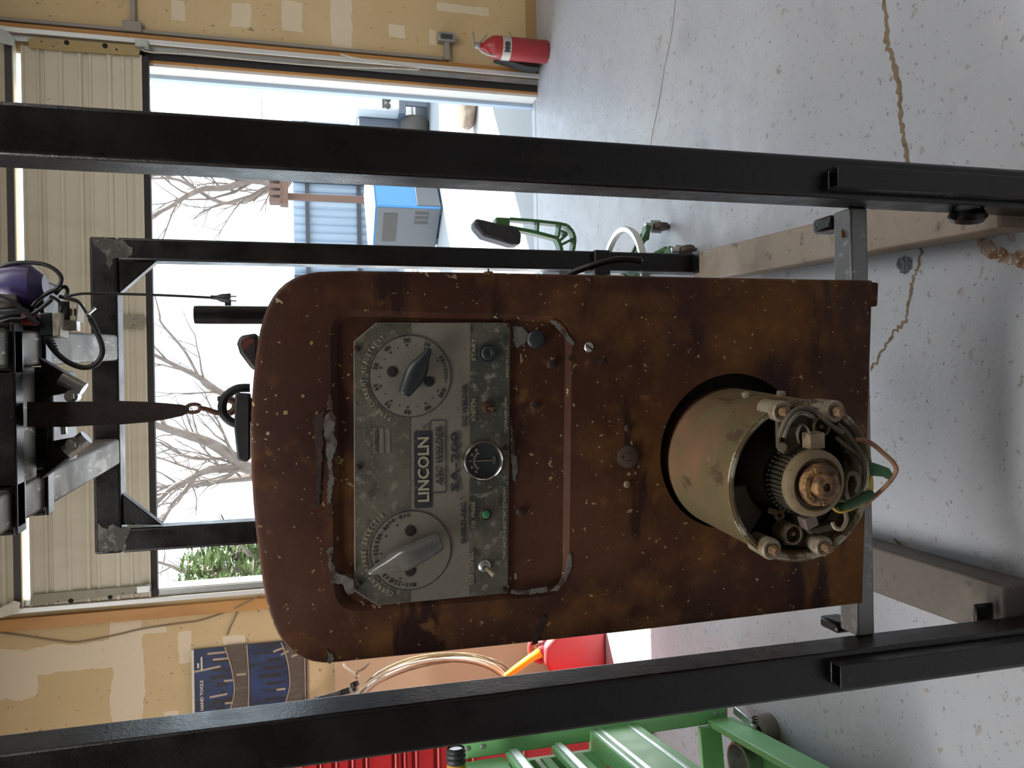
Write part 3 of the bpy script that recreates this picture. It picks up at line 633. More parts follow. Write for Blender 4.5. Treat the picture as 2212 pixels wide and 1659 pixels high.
# base rails on the floor
mb = MB(); skew(mb, .300, .410, 1.276, 2.6, .004, .082); mb.build('base_rail', m_frameb, frame, bevel=.006, label='dusty tan base rail')
mb = MB(); mb.hexa([(-.556, 1.276, .0), (-.438, 1.276, .0), (-.432, 2.6, .0), (-.550, 2.6, .0), (-.556, 1.276, .085), (-.438, 1.276, .085), (-.432, 2.6, .085), (-.550, 2.6, .085)]); mb.build('base_rail', m_frameg, frame, bevel=.006, label='grey brown base rail')
# lower cross tube with its end clips
ct = MB(); ct.box(-.503, .332, 1.261, 1.313, .418, .457); ct.build('cross_tube', m_bare, frame, bevel=.004, label='bare steel cross tube')
for x0, x1, px in ((.300, .330, 0), (-.515, -.492, 0)):
    mb = MB(); mb.box(x0, x1, 1.315, 1.372, .415, .462); mb.build('clip_tab', m_frame, frame, bevel=.006)
# sleeves welded on the front of both posts, open at the top
for px, nm in (((1784, 361, 408), 'r'), ((1790, 1432, 1484), 'l')):
    a = Q(px[0], px[1], 1.185); b = Q(px[0], px[2], 1.185); x0, x1 = sorted((a.x, b.x)); zt = Q(px[0] + 3, (px[1] + px[2]) / 2, 1.1985).z; t = .005
    mb = MB(); Y0, Y1 = 1.168, 1.1995
    o = [(x0, Y0), (x1, Y0), (x1, Y1), (x0, Y1)]; i = [(x0 + t, Y0 + t), (x1 - t, Y0 + t), (x1 - t, Y1 - t), (x0 + t, Y1 - t)]
    vo0 = mb.vs([(*k, .02) for k in o]); vo1 = mb.vs([(*k, zt) for k in o]); vi1 = mb.vs([(*k, zt) for k in i]); vi0 = mb.vs([(*k, zt - .15) for k in i])
    mb.bridge(vo0, vo1); mb.bridge(vo1, vi1); mb.bridge(vi1, vi0); mb.face(vi0); mb.face(vo0)
    mb.build('lower_sleeve', m_frame, frame, bevel=.0015)
# tie ring low on the right post, clamp and foot clip on the far right post, clip on the left base rail
a = Q(2090, 462, 1.24); mb = MB(); mb.lathe(a + V(-.004, 0, 0), V(1, -.42, .25), [(.022, -.008), (.030, -.010), (.036, 0), (.030, .010), (.022, .008)], 24, True); mb.bar(a + V(.02, 0, 0), (.334, 1.24, a.z), .03, .014); mb.build('tie_ring', m_frame, frame)
p = Q(1300, 540, 2.58); q = Q(1300, 592, 2.58); z0 = Q(1318, 560, 2.58).z; z1 = Q(1284, 560, 2.58).z
mb = MB(); mb.box(q.x - .004, p.x, 2.575, 2.69, z0, z1); mb.box(q.x - .03, q.x - .004, 2.58, 2.60, z0 + .01, z1 - .01); mb.build('post_clamp', m_frame, frame, bevel=.005)
p = Q(1528, 542, 2.56); q = Q(1528, 590, 2.56); mb = MB(); mb.box(q.x, p.x, 2.55, 2.598, .083, Q(1507, 560, 2.56).z); mb.build('foot_clip', m_frame, frame, bevel=.008, seg=3)
p0 = QZ(2140, 1322, .086); mb = MB(); mb.box(p0.x - .018, p0.x + .020, p0.y - .006, p0.y + .006, .084, .128); mb.build('foot_clip', m_frame, frame, bevel=.005, seg=3)

# ================================================================== trolley and hoist under the roof rails
tr = thing('trolley', 'black steel trolley carriage hung under the two scratched roof rails', 'trolley', (-.06, 1.82, ZT - .06))
def wrap(y0, y1, t=.008):                                              # a U wraps round each rail
    for x in (.022, -.301):
        mb = MB()
        xa, xb = x - t - .003, x + .080 + t + .003
        skew(mb, xa, xb, y0, y1, ZT - .003 - t, ZT - .003); skew(mb, xa, xa + t, y0, y1, ZT - .003, ZT + .09); skew(mb, xb - t, xb, y0, y1, ZT - .003, ZT + .09); mb.build('rail_wrap', m_frame, tr, bevel=.002)
wrap(1.722, 1.772); wrap(1.905, 1.945)
mb = MB(); skew(mb, -.301, .10, 1.722, 1.768, ZT - .011, ZT + .10); mb.build('front_plate', m_frame, tr, bevel=.004)
mb = MB(); skew(mb, -.221, .022, 1.772, 1.868, ZT - .002, ZT + .06); mb.build('cross_member', m_scr, tr, bevel=.006, label='scratched bare steel cross member')
a = Q(75, 798, 1.87); b = Q(75, 1012, 1.87); zl = Q(112, 900, 1.87).z
mb = MB(); mb.box(b.x, a.x, 1.872, 2.06, zl, ZT + .05); mb.build('winch_body', m_frame, tr, bevel=.012, seg=3)
for s_, pa, pb, bolt in ((1, (106, 800), (186, 843), (152, 856)), (-1, (108, 1008), (192, 942), (155, 960))):
    P0_ = Q(*pa, 1.84); P1_ = Q(*pb, 1.84); dr = (P1_ - P0_).normalized(); nrm = V(-dr.z, 0, dr.x) * s_
    mb = MB(); mb.prism([(P0_.x + .028 * s_, P0_.z + .02), (P1_.x + nrm.x * .010 - dr.x * .01, P1_.z + nrm.z * .010 - dr.z * .01), (P1_.x - nrm.x * .016 - dr.x * .02, P1_.z - nrm.z * .016 - dr.z * .02), (P0_.x - .055 * s_, P0_.z - .004)], lambda u, v, w_: (u, w_, v), 1.835, 1.875)
    br_ = mb.build('guide_bracket', m_frame, tr, bevel=.003)
    mb = MB(); mb.cyl(P1_ - dr * .052 + V(0, -.012, 0), P1_ - dr * .002 + V(0, -.012, 0), .0165, .0165, 24); mb.build('roller', m_steel, br_)
    bq = Q(*bolt, 1.80); mb = MB(); mb.cyl(bq + V(0, .03, 0), bq + V(0, .004, 0), .0135, .0135, 20); mb.cyl(bq + V(0, .004, 0), bq + V(0, -.008, 0), .0098, .0092, 6); mb.build('roller_bolt', m_steel, br_)
mb = MB(); q0 = Q(132, 870, 1.80); q1 = Q(139, 938, 1.80); mb.bar((q0.x, 1.80, q0.z), (q1.x, 1.80, q1.z), .010, .010); mb.build('cross_pin', m_steel, tr)

strap = thing('lifting_strap', 'dark brown webbing strap with a rusty hook holding the welding machine', 'strap', (-.06, 1.78, 1.7))
def ribbon(mb, pts, t):
    ra = [(mb.vs([a + V(0, -t, 0)])[0], mb.vs([b + V(0, -t, 0)])[0], mb.vs([b + V(0, t, 0)])[0], mb.vs([a + V(0, t, 0)])[0]) for a, b in pts]
    for x, y in zip(ra, ra[1:]): mb.bridge(list(x), list(y))
    mb.face(list(ra[0])); mb.face(list(ra[-1]))
mb = MB(); Ys = 1.79
ribbon(mb, [(Q(x, y0, Ys), Q(x, y1, Ys)) for x, y0, y1 in ((60, 868, 922), (150, 868, 922), (200, 867, 919), (260, 866, 917), (320, 868, 912), (360, 871, 906), (392, 874, 899), (408, 878, 892))], .004)
mb.build('webbing', m_web, strap)
def pth(l, Y, k=5): return smooth_path([Q(*p, Y) for p in l], k)
mb = MB(); mb.tube(smooth_path([Q(*p, Ys) for p in ((402, 880), (412, 874), (426, 874), (433, 880), (428, 888), (414, 891), (404, 888))], 4, True), .0042, 8, True); mb.build('eye_link', m_hook, strap)
mb = MB(); mb.tube(pth(((430, 881), (445, 884), (462, 890), (480, 893), (496, 892), (506, 884), (508, 872), (500, 865), (488, 862), (470, 861)), 1.765), [.0055] * 6 + [.0062] * 10 + [.0075] * 14 + [.0075] * 8 + [.006] * 8, 10); mb.build('hook', m_hook, strap)

hoist = thing('electric_hoist', 'purple electric hoist with black switch boxes and cables on top of the frame', 'hoist', (.12, 1.86, 2.0))
Yh = 1.86
a = Q(-40, 618, Yh); b = Q(98, 616, Yh)
mb = MB(); mb.lathe(a, b - a, [(0, 0), (.028, .004), (.040, .03), (.046, .07), (.044, .10), (.034, (b - a).length - .012), (.022, (b - a).length), (0, (b - a).length)], 28); mb.build('motor_cover', m_purple, hoist, label='purple motor cover')
p = Q(60, 660, Yh + .03); mb = MB(); mb.box(p.x - .055, p.x + .06, Yh, Yh + .15, Q(92, 660, Yh).z, ZT + .17); mb.build('gear_case', m_frame, hoist, bevel=.01, seg=3)
mb = MB(); mb.cyl(Q(-10, 652, Yh - .02), Q(46, 652, Yh - .02), .022, .022, 20); mb.build('capacitor', m_comm, hoist, bevel=.003)
mb = MB(); mb.bar(Q(-5, 678, Yh - .03), Q(62, 674, Yh - .03), .02, .02); mb.build('cable_gland', m_blk, hoist, bevel=.006)
def swbox(c0, c1, Y, dep, nm, slots):
    a = Q(c0[0], c0[1], Y); b = Q(c1[0], c1[1], Y); x0, x1 = sorted((a.x, b.x)); zt, zb = a.z, b.z
    mb = MB(); mb.box(x0, x1, Y, Y + dep, zb + .016, zt); o = mb.build(nm, m_blk, hoist, bevel=.004)
    mb = MB(); mb.hexa([(x0, Y - .003, zb + .004), (x1, Y - .003, zb), (x1, Y + dep, zb), (x0, Y + dep, zb + .004), (x0, Y - .003, zb + .018), (x1, Y - .003, zb + .018), (x1, Y + dep, zb + .018), (x0, Y + dep, zb + .018)])
    mb.build('switch_cover', m_cream, o, bevel=.003, label='cream switch cover')
    for k in range(slots):
        zc = zb + .005 + .009 * k / 1.0; mb = MB(); mb.box(x0 + (x1 - x0) * .28, x0 + (x1 - x0) * .62, Y - .005, Y - .0025, zc, zc + .0035); mb.build('slot', m_hole, o)
    return o
swbox((84, 675), (134, 727), 1.83, .06, 'switch_box', 0); swbox((124, 650), (171, 694), 1.85, .05, 'switch_box', 2)
mb = MB(); p = Q(152, 702, 1.85); mb.box(p.x - .012, p.x + .012, 1.85, 1.88, p.z - .012, p.z + .018); mb.cyl(Q(152, 700, 1.86), Q(153, 716, 1.86), .008, .006, 12); mb.build('limit_plunger', m_steel, hoist, bevel=.002)
mb = MB(); mb.bar(Q(78, 668, 1.84), Q(98, 705, 1.84), .018, .004); mb.build('mounting_tab', m_steel, hoist)
def cable(pts, Y, r, nm, m=m_cable, k=6):
    mb = MB(); mb.tube(smooth_path([Q(p[0], p[1], p[2] if len(p) > 2 else Y) for p in pts], k), r, 10); return mb.build(nm, m, hoist)
cable([(-6, 582), (20, 571), (55, 567), (95, 571), (122, 585), (133, 603), (124, 622), (102, 634), (82, 648), (70, 662)], 1.84, .0046, 'cable_loop')
cable([(100, 728), (108, 745), (125, 765), (150, 784), (180, 794), (205, 788), (220, 768), (220, 745), (208, 715), (195, 688)], 1.82, .0058, 'cable_loop')
cable([(195, 688), (182, 668), (168, 650), (150, 644), (138, 643)], 1.82, .0028, 'thin_lead'); cable([(195, 690), (186, 675), (172, 655), (155, 648), (140, 645)], 1.815, .0028, 'thin_lead')
cable([(120, 636), (132, 622), (142, 620), (146, 630), (140, 642), (128, 640)], 1.85, .0042, 'cable_loop')
cable([(-6, 640), (20, 650), (48, 668), (70, 690), (84, 700)], 1.80, .0050, 'cable_loop'); cable([(-6, 700), (22, 690), (50, 688), (74, 676), (96, 660), (112, 646)], 1.81, .0046, 'cable_loop')
cable([(108, 640), (124, 648), (134, 662), (128, 676)], 1.84, .0036, 'cable_loop')
p = Q(62, 690, 1.82); mb = MB(); mb.box(p.x - .012, p.x + .012, 1.815, 1.84, p.z - .012, p.z + .014); mb.build('wire_connector', mat('red_connector', (.22, .015, .015), .5), hoist, bevel=.003, label='small red wire connector')
mb = MB(); mb.bar(Q(188, 680, 1.815), Q(206, 665, 1.815), .012, .004); mb.build('wire_tag', m_steel, hoist)
mb = MB(); 
for k in range(6):
    p = Q(104 + k * 3.6, 731 + k * 6, 1.82); q = Q(104 + k * 3.6 + 2.2, 731 + k * 6 + 3.6, 1.82); mb.cyl(p, q, .0105 - k * .0008, .0098 - k * .0008, 12)
mb.build('strain_relief', m_cable, hoist)
cd = cable([(138, 642), (165, 636), (190, 634), (260, 635), (330, 637), (400, 640), (456, 643)], 1.84, .0030, 'power_cord')
mb = MB(); A_ = Q(455, 642, 1.84); B_ = Q(498, 645, 1.84); mb.lathe(A_, B_ - A_, [(.0045, 0), (.005, .012), (.009, .022), (.012, (B_ - A_).length * .96), (.012, (B_ - A_).length), (0, (B_ - A_).length)], 14)
mb.box(B_.x - .016, B_.x - .004, 1.835, 1.845, B_.z - .001, B_.z + .012); pg = mb.build('plug', m_cable, cd)
for dx in (-.005, .005):
    mb = MB(); mb.box(B_.x + dx - .0012, B_.x + dx + .0012, 1.837, 1.843, B_.z - .013, B_.z); mb.build('prong', m_steel, cd)
# ================================================================== the room
YW = 4.86; YE = YW + .12
def struct(mb, name, m, **k):
    o = mb.build(name, m, **k); o['kind'] = 'structure'; return o
def slabs(px, y0, y1, Y): a = Q(px, y0, Y).x; b = Q(px, y1, Y).x; return min(a, b), max(a, b)
# wall paint with joint-compound patches: (cx, cz, hx, hz) on the wall
def wall_mat():
    m = mat('tan_wall_with_patches', (.60, .45, .24), .8, 0, [(1.6, .45, .7, (.66, .51, .29)), (30, .66, .70, (.34, .23, .11), (1, 1, 1), 3)], bump=.05, bscale=8)
    nt = m.node_tree; N = nt.nodes; L = nt.links; b = N['Principled BSDF']
    src = b.inputs['Base Color'].links[0].from_socket
    g = N.new('ShaderNodeNewGeometry'); sp = N.new('ShaderNodeSeparateXYZ'); L.new(g.outputs['Position'], sp.inputs[0])
    nz = N.new('ShaderNodeTexNoise'); nz.inputs['Scale'].default_value = 7; nz.inputs['Detail'].default_value = 6; L.new(g.outputs['Position'], nz.inputs['Vector'])
    def mth(op, a, bb, c=None):
        n = N.new('ShaderNodeMath'); n.operation = op
        for i, v in enumerate((a, bb) + (() if c is None else (c,))):
            if hasattr(v, 'links'): L.new(v, n.inputs[i])
            else: n.inputs[i].default_value = v
        return n.outputs[0]
    tot = None
    pats = [(520, 32, 20, 26), (632, 36, 22, 34), (737, 45, 24, 62), (857, 67, 18, 15), (935, 80, 8, 18), (385, 22, 14, 22), (1000, 20, 60, 10), (275, 1455, 32, 130), (120, 1425, 130, 30), (30, 1470, 45, 40),
            (399, 1400, 12, 34), (505, 1387, 22, 14), (370, 1545, 14, 8), (330, 1360, 30, 8)]
    for px, py, hx, hy in pats:
        c = Q(px, py, YW); r = .0027
        a1 = mth('DIVIDE', mth('ABSOLUTE', mth('SUBTRACT', sp.outputs[0], c.x), 0), hy * r); a2 = mth('DIVIDE', mth('ABSOLUTE', mth('SUBTRACT', sp.outputs[2], c.z), 0), hx * r)
        mx = mth('MAXIMUM', a1, a2); v = mth('ADD', mx, mth('MULTIPLY', mth('SUBTRACT', nz.outputs['Fac'], .5), 1.1)); v = mth('LESS_THAN', v, 1.0)
        tot = v if tot is None else mth('MAXIMUM', tot, v)
    x = N.new('ShaderNodeMix'); x.data_type = 'RGBA'; fac = mth('MULTIPLY', tot, .62)
    L.new(fac, x.inputs[0]); L.new(src, x.inputs[6]); x.inputs[7].default_value = (.80, .71, .56, 1); L.new(x.outputs[2], b.inputs['Base Color'])
    return m
m_wall = wall_mat()
m_white = mat('white_room_paint', (.55, .50, .42), .8)
m_ceil = mat('white_ceiling', (.62, .58, .52), .85)
m_oran = mat('varnished_pine', (.52, .26, .075), .5, 0, [(9, .5, .7, (.40, .18, .05), (1, 1, .15)), (30, .68, .72, (.16, .07, .025))])
m_galv = mat('galvanised_steel', (.42, .44, .43), .38, .75, [(9, .5, .7, (.34, .35, .33))])
m_wjamb = mat('chalky_white_paint', (.72, .70, .66), .7, 0, [(12, .6, .72, (.55, .52, .46)), (30, .68, .72, (.40, .33, .25))])
m_seal = mat('black_rubber_seal', (.020, .018, .017), .7)
m_blue = mat('pale_blue_trim', (.42, .52, .66), .6)
m_door = mat('cream_door_panel', (.62, .57, .44), .45, 0, [(5, .5, .7, (.56, .51, .38), (1, 1, .3)), (60, .70, .73, (.25, .2, .13))])
m_floor = mat('grey_concrete', (.375, .388, .425), .46, 0, [
    (1.1, .45, .68, (.415, .422, .445)), (3.5, .55, .72, (.34, .345, .37)), (26, .66, .71, (.30, .265, .23), (1, 1, 1), 3), (70, .70, .73, (.18, .155, .135), (1, 1, 1), 2), (9, .66, .72, (.29, .255, .235)), (14, .56, .66, (.40, .40, .42)), (40, .62, .66, (.25, .235, .225))], bump=.5, bscale=34, spec=.45, rvar=.14)
m_crack = mat('dirty_crack', (.20, .145, .085), .9, 0, [(40, .5, .65, (.12, .085, .05))], bump=.5)
m_chip = mat('spalled_concrete', (.33, .25, .20), .9, 0, [(22, .50, .60, (.20, .095, .045)), (80, .55, .62, (.55, .47, .40))], bump=.9, bscale=70)
m_wet = mat('wet_spot', (.02, .022, .028), .18, 0, [(60, .6, .7, (.10, .11, .12))], bump=.5, bscale=90)
m_joint = mat('floor_joint', (.23, .21, .19), .9)
XL, XR, YB, ZC = -5.2, 4.6, -6.5, 3.6
fm = MB(); fm.box(XL, XR, YB, YE + .01, -.15, 0)
def crack(pxs, wd, mi, h=.0006, jit=.004):
    pts = smooth_path([QZ(*p, 0) for p in pxs], 8); ra = []; rb = []
    for i, p in enumerate(pts):
        a = (pts[min(i + 1, len(pts) - 1)] - pts[max(0, i - 1)]).normalized(); n_ = V(-a.y, a.x, 0); o = random.uniform(-jit, jit); ww = wd * random.uniform(.55, 1.25) / 2
        ra.append(p + n_ * (o + ww) + V(0, 0, h)); rb.append(p + n_ * (o - ww) + V(0, 0, h))
    fm.mi = mi; a = fm.vs(ra); b = fm.vs(rb)
    for i in range(len(a) - 1): fm.face([a[i], a[i + 1], b[i + 1], b[i]])
    fm.mi = 0
crack([(1908, -20), (1914, 40), (1916, 95), (1930, 130), (1942, 190), (1944, 240), (1952, 290), (1962, 350), (1972, 420), (1982, 500)], .016, 1)
crack([(1992, 530), (1985, 570), (1972, 600), (1966, 640), (1958, 690), (1930, 720), (1900, 770), (1880, 800)], .009, 1, jit=.006)
crack([(1462, -20), (1450, 80), (1437, 140), (1424, 220), (1408, 300), (1400, 380)], .005, 1, jit=.003)
def blob(pxs, mi, jit=.012, h=.0008):
    src = [QZ(*p, 0) for p in pxs]; pts = []; n = len(src)
    for i in range(n):
        a, b = src[i], src[(i + 1) % n]
        for j in range(5): q = a.lerp(b, j / 5); pts.append((q.x + random.uniform(-jit, jit), q.y + random.uniform(-jit, jit)))
    fm.mi = mi; fm.fill([pts], lambda u, v: (u, v, h)); fm.mi = 0
blob([(2106, 514), (2125, 512), (2150, 530), (2180, 545), (2230, 540), (2240, 585), (2200, 578), (2160, 562), (2125, 550)], 2, .006)
blob([(1940, 560), (1955, 552), (1970, 560), (1971, 580), (1960, 592), (1945, 588), (1938, 572)], 3, .003)
a = Q(1153, -20, YW); j0 = QZ(1153, 60, 0)
fm.mi = 4; fm.face(fm.vs([(-1.4, j0.y - .012, .0006), (4.4, j0.y - .012, .0006), (4.4, j0.y, .0006), (-1.4, j0.y, .0006)])); fm.mi = 0
struct(fm, 'floor', [m_floor, m_crack, m_chip, m_wet, m_joint], smooth=0)
struct(MB().box(XL, XR, YB, YE, ZC, ZC + .1), 'ceiling', m_ceil)
struct(MB().box(XL - .1, XL, YB, YE, 0, ZC), 'wall_left', m_white); struct(MB().box(XR, XR + .1, YB, YE, 0, ZC), 'wall_right', m_white); struct(MB().box(XL, XR, YB - .1, YB, 0, ZC), 'wall_back', m_white)
for _o in [o for o in bpy.data.objects if o.type == 'LIGHT' and o.name.startswith('shop')]:
    x_, y_, z_ = _o.location; struct(MB().box(x_ - 1.24, x_ + 1.24, y_ - .22, y_ + .22, z_ + .012, z_ + .10), 'fill_light_housing', m_galv, bevel=.01)  # housings added above the fill lights
# front wall with the door opening
XO0 = Q(560, 1257, YW).x; XO1 = Q(560, 155, YW).x
ZH = 3.36
fw = MB(); fw.box(XL, XO0, YW, YE, 0, ZC); fw.box(XO1, XR, YW, YE, 0, ZC); fw.box(XO0, XO1, YW, YE, ZH, ZC)
struct(fw, 'wall_front', m_wall, smooth=0)
# right jamb, from the room side outwards
def vstrip(name, m, px, y0, y1, Yf, Yb, z1=ZH, z0=0.0):
    a, b = slabs(px, y0, y1, Yf); return struct(MB().box(a, b, Yf, Yb, z0, z1), name, m, bevel=.002)
vstrip('trim_1', m_oran, 560, 97, 108, YW - .035, YW - .001)
vstrip('trim_8', m_seal, 560, 131, 149, YW - .012, YW - .001, 3.0); vstrip('trim_9', m_oran, 560, 149, 155, YW - .010, YW - .001, 2.9)
vstrip('trim_2', m_wjamb, 560, 152, 162, YW - .004, YE + .01, 2.6)
xj = Q(560, 155, YW).x
struct(MB().box(xj - .0445, xj - .0005 - .04 + .04, YE - .0, YE + .05, 0, 2.9), 'trim_3', m_blue, bevel=.002)
xl0, xl1 = slabs(560, 1293, 1317, YW - .035)
struct(MB().box(xl0, xl1, YW - .035, YW - .001, 0, ZC - .02), 'trim_5', m_oran, bevel=.002)
xq = Q(560, 1262, YW).x
vstrip('trim_6', m_seal, 560, 1257.5, 1271, YW - .014, YW - .001)
struct(MB().box(XO0 + .0005, XO0 + .006, YW + .004, YE + .03, 0, ZH), 'trim_7', m_wjamb)
struct(MB().box(XO1 - .006, XO1 - .0005, YW + .004, YE - .001, 0, ZH), 'trim_4', m_wjamb)
# base board on the right wall
bz0 = 0; struct(MB().box(Q(1150, 95, YW).x, XR - .01, YW - .012, YW - .0005, 0, .07), 'baseboard_right', mat('dark_tan_base', (.40, .26, .11), .8))

# door: one lowered sectional panel, the section above it, seal, plates
m_dark = mat('rail_shadow_dark', (.055, .048, .05), .5)
yd = YW - .054
dx0 = xq - .01; dx1 = Q(330, 132, yd).x + .03
zed = lambda px: Q(px, 700, yd).z
door = thing('door_1', None, None, (0, yd, zed(330))); door['kind'] = 'structure'
def ribbed(name, prof, x0, x1, m):
    mb = MB(); a = mb.vs([(x0, yd + d, z) for z, d in prof]); b = mb.vs([(x1, yd + d, z) for z, d in prof]); c = mb.vs([(x1, yd + .045, z) for z, d in prof]); e = mb.vs([(x0, yd + .045, z) for z, d in prof])
    for i in range(len(prof) - 1): mb.face([a[i], b[i], b[i + 1], a[i + 1]]); mb.face([e[i], c[i], c[i + 1], e[i + 1]])
    n = len(prof) - 1
    mb.face([a[0], b[0], c[0], e[0]]); mb.face([a[n], b[n], c[n], e[n]])
    return mb.build(name, m, door, smooth=20)
pr = []
for px, d in ((55, 0), (60, 0), (61, .012), (86, .012), (89, .002), (92, .002), (95, .016), (103, .016), (106, .004), (135, .006), (137, 0), (143, 0), (146, .012), (176, .014), (178, .002), (184, .002), (187, .017), (198, .017), (201, .004), (205, .004), (208, .013), (238, .013), (241, .001), (249, .001), (251, .014), (270, .014), (272, .005), (277, .005), (279, .014), (290, .014), (293, .003), (297, .011), (311, .011), (312, 0), (316, 0)): pr.append((zed(px), d))
ribbed('door_panel', pr, dx0, dx1, m_door)
pr2 = [(zed(px), d) for px, d in ((-70, .0), (-40, .014), (-10, .014), (-6, .003), (1, .003), (4, .014), (17, .014), (19, .002), (30, .002), (37, -.004), (39, -.004))]
ribbed('door_panel', pr2, dx0, dx1, m_door)
mb = MB(); mb.box(dx0, dx1, yd - .006, yd + .044, zed(36), zed(20)); mb.build('rail_shadow_gap', m_dark, door, bevel=.003)  # dark bar paints the shadow gap at the section's lower rail
mb = MB(); mb.box(dx0, dx1, yd + .004, yd + .045, zed(330), zed(316)); mb.build('bottom_seal', m_seal, door, bevel=.004)
m_plateg = mat('grey_green_plate', (.27, .25, .185), .5, .2, [(14, .55, .7, (.22, .19, .13))]); m_platey = mat('yellowed_plate', (.36, .27, .12), .5, .2, [(14, .55, .7, (.40, .28, .06)), (30, .62, .7, (.22, .17, .08))])
def plate_(pxs, m, name, holes):
    q = [Q(*p, yd - .012) for p in pxs]; mb = MB(); mb.prism([(k.x, k.z) for k in q], lambda u, v, w_: (u, w_, v), yd - .014, yd - .003); o = mb.build(name, m, door, bevel=.002)
    for p, r in holes:
        c = Q(*p, yd - .014); mb = MB(); mb.lathe((c.x, yd - .014, c.z), (0, -1, 0), [(r, 0), (r, .0012), (0, .0012)], 12); mb.build('bolt_hole', m_hole, o)
plate_([(60, 84), (62, 103), (135, 110), (300, 120), (304, 98), (200, 90), (70, 80)], m_platey, 'end_stile', [((144, 92), .014), ((227, 99), .015), ((252, 107), .006), ((90, 90), .004), ((115, 100), .004)])
plate_([(64, 1305), (70, 1284), (300, 1265), (318, 1262), (318, 1280), (240, 1288), (66, 1307)], m_plateg, 'end_stile', [((153, 1298), .014), ((238, 1290), .013), ((265, 1282), .004), ((293, 1281), .004), ((125, 1300), .004)])
plate_([(258, 681), (262, 709), (308, 710), (314, 700), (314, 686), (306, 680)], m_plateg, 'centre_stile', [((288, 702), .003), ((308, 696), .003), ((290, 690), .003)])
for p, r_ in (((314, 98), 0), ((318, 1270), 0)):
    c = Q(*p, yd - .02); mb = MB(); mb.box(c.x - .02, c.x + .02, yd - .05, yd - .002, c.z - .02, c.z + .05); mb.cyl((c.x - .025, yd - .03, c.z), (c.x + .025, yd - .03, c.z), .012, .012, 14); mb.build('roller_bracket', m_galv, door, bevel=.002)
for pxs in ([(-10, 58), (-10, 92), (34, 100), (32, 84), (20, 70)], [(-10, 1318), (-10, 1338), (40, 1323), (44, 1302), (30, 1298)]):
    q = [Q(*p, yd - .05) for p in pxs]; mb = MB(); mb.prism([(k.x, k.z) for k in q], lambda u, v, w_: (u, w_, v), yd - .055, yd - .045); mb.build('top_hinge', m_galv if pxs[0][1] < 600 else m_cream, door, bevel=.002)

m_rail = mat('white_track_lip', (.72, .74, .73), .42, .35)
# door tracks: steel channels up both jambs, bending back under the ceiling
def track(px, y0, y1, name, label):
    a, b = slabs(px, y0, y1, YW - .045); t = thing(name, label, 'door track', ((a + b) / 2, YW - .05, 0))
    def sweep(mb, xa, xb, ya, yb):                                    # rectangular section up, round, back
        path = [(ya, 0.0), (ya, 3.02)]; R = .35
        sec = []
        for k, ang in enumerate([None, 0, 15, 30, 45, 60, 75, 90, None]):
            if k == 0: y, z, ny, nz = YW - .05, 0, 1, 0
            elif k == 8: y, z, ny, nz = YW - .05 - R - 1.6, 3.08 + R, 0, 1
            else:
                r_ = math.radians(ang); y = YW - .05 - R + R * math.cos(r_); z = 3.08 + R * math.sin(r_); ny, nz = math.cos(r_), math.sin(r_)
            sec.append(mb.vs([(xa, y + ny * ya, z + nz * ya), (xb, y + ny * ya, z + nz * ya), (xb, y + ny * yb, z + nz * yb), (xa, y + ny * yb, z + nz * yb)]))
        for p, q in zip(sec, sec[1:]): mb.bridge(p, q)
        mb.face(sec[0]); mb.face(sec[-1])
    mb = MB(); sweep(mb, a, b, -.012, .0); mb.build('outer_lip', m_rail, t, bevel=.002)
    sgn = -1 if a > 0 else 1
    a2, b2 = (a - .036, a - .001) if sgn < 0 else (b + .001, b + .036)
    mb = MB(); sweep(mb, a2, b2, .018, .022); mb.build('channel', m_galv, t)
    return t
track(560, 108, 118, 'door_track', 'galvanised overhead door track beside the fire extinguisher')
track(480, 1278, 1288, 'door_track', 'galvanised overhead door track beside the blue tool poster')
# ================================================================== things by the right wall
m_red = mat('red_enamel', (.36, .028, .032), .38, 0, [(9, .55, .7, (.28, .03, .035)), (50, .68, .72, (.42, .14, .12))], rvar=.08)
m_label = mat('metal_label', (.55, .52, .46), .4, .3); m_print = mat('dark_label_print', (.05, .05, .055), .6)
ye = 4.62
cx = (Q(1110, 82, ye).x + Q(1110, 130, ye).x) / 2; rr_ = abs(Q(1110, 82, ye).x - Q(1110, 130, ye).x) / 2
hz = lambda px: max(0, Q(px, 105, ye).z)
ex = thing('fire_extinguisher', 'red fire extinguisher standing on the floor against the tan wall', 'fire extinguisher', (cx, ye, 0))
mb = MB(); H = hz(1072); mb.lathe((cx, ye, 0), (0, 0, 1), [(0, .002), (rr_ * .9, .002), (rr_, .012), (rr_, H), (rr_ * .93, H + .03), (rr_ * .62, H + .062), (rr_ * .30, H + .085), (rr_ * .26, H + .105), (0, H + .105)], 36); mb.build('cylinder', m_red, ex)
mb = MB(); z0, z1 = hz(1100), hz(1082); mb.lathe((cx, ye, 0), (0, 0, 1), [(rr_ + .0015, z0), (rr_ + .0025, z0 + .001), (rr_ + .0025, z1), (rr_ + .0015, z1 + .001)], 36); mb.mi = 1
lb = mb.build('label_band', m_label, ex)
mb = MB(); 
for k in range(9):
    a = math.radians(-128 + k * 5.5); c = V(cx + math.cos(a) * (rr_ + .003), ye + math.sin(a) * (rr_ + .003), (z0 + z1) / 2); u = V(-math.sin(a), math.cos(a), 0); mb.obox(c, u * rr_ * .052, V(math.cos(a), math.sin(a), 0) * .0008, V(0, 0, (z1 - z0) * (.26 if k % 3 else .36)))
mb.build('label_print', m_print, lb)
tz = H + .10
mb = MB(); mb.lathe((cx, ye, tz), (0, 0, 1), [(.014, 0), (.016, .012), (.020, .016), (.020, .03), (.012, .036), (0, .036)], 16); vb = mb.build('valve', m_galv, ex, label='steel valve')
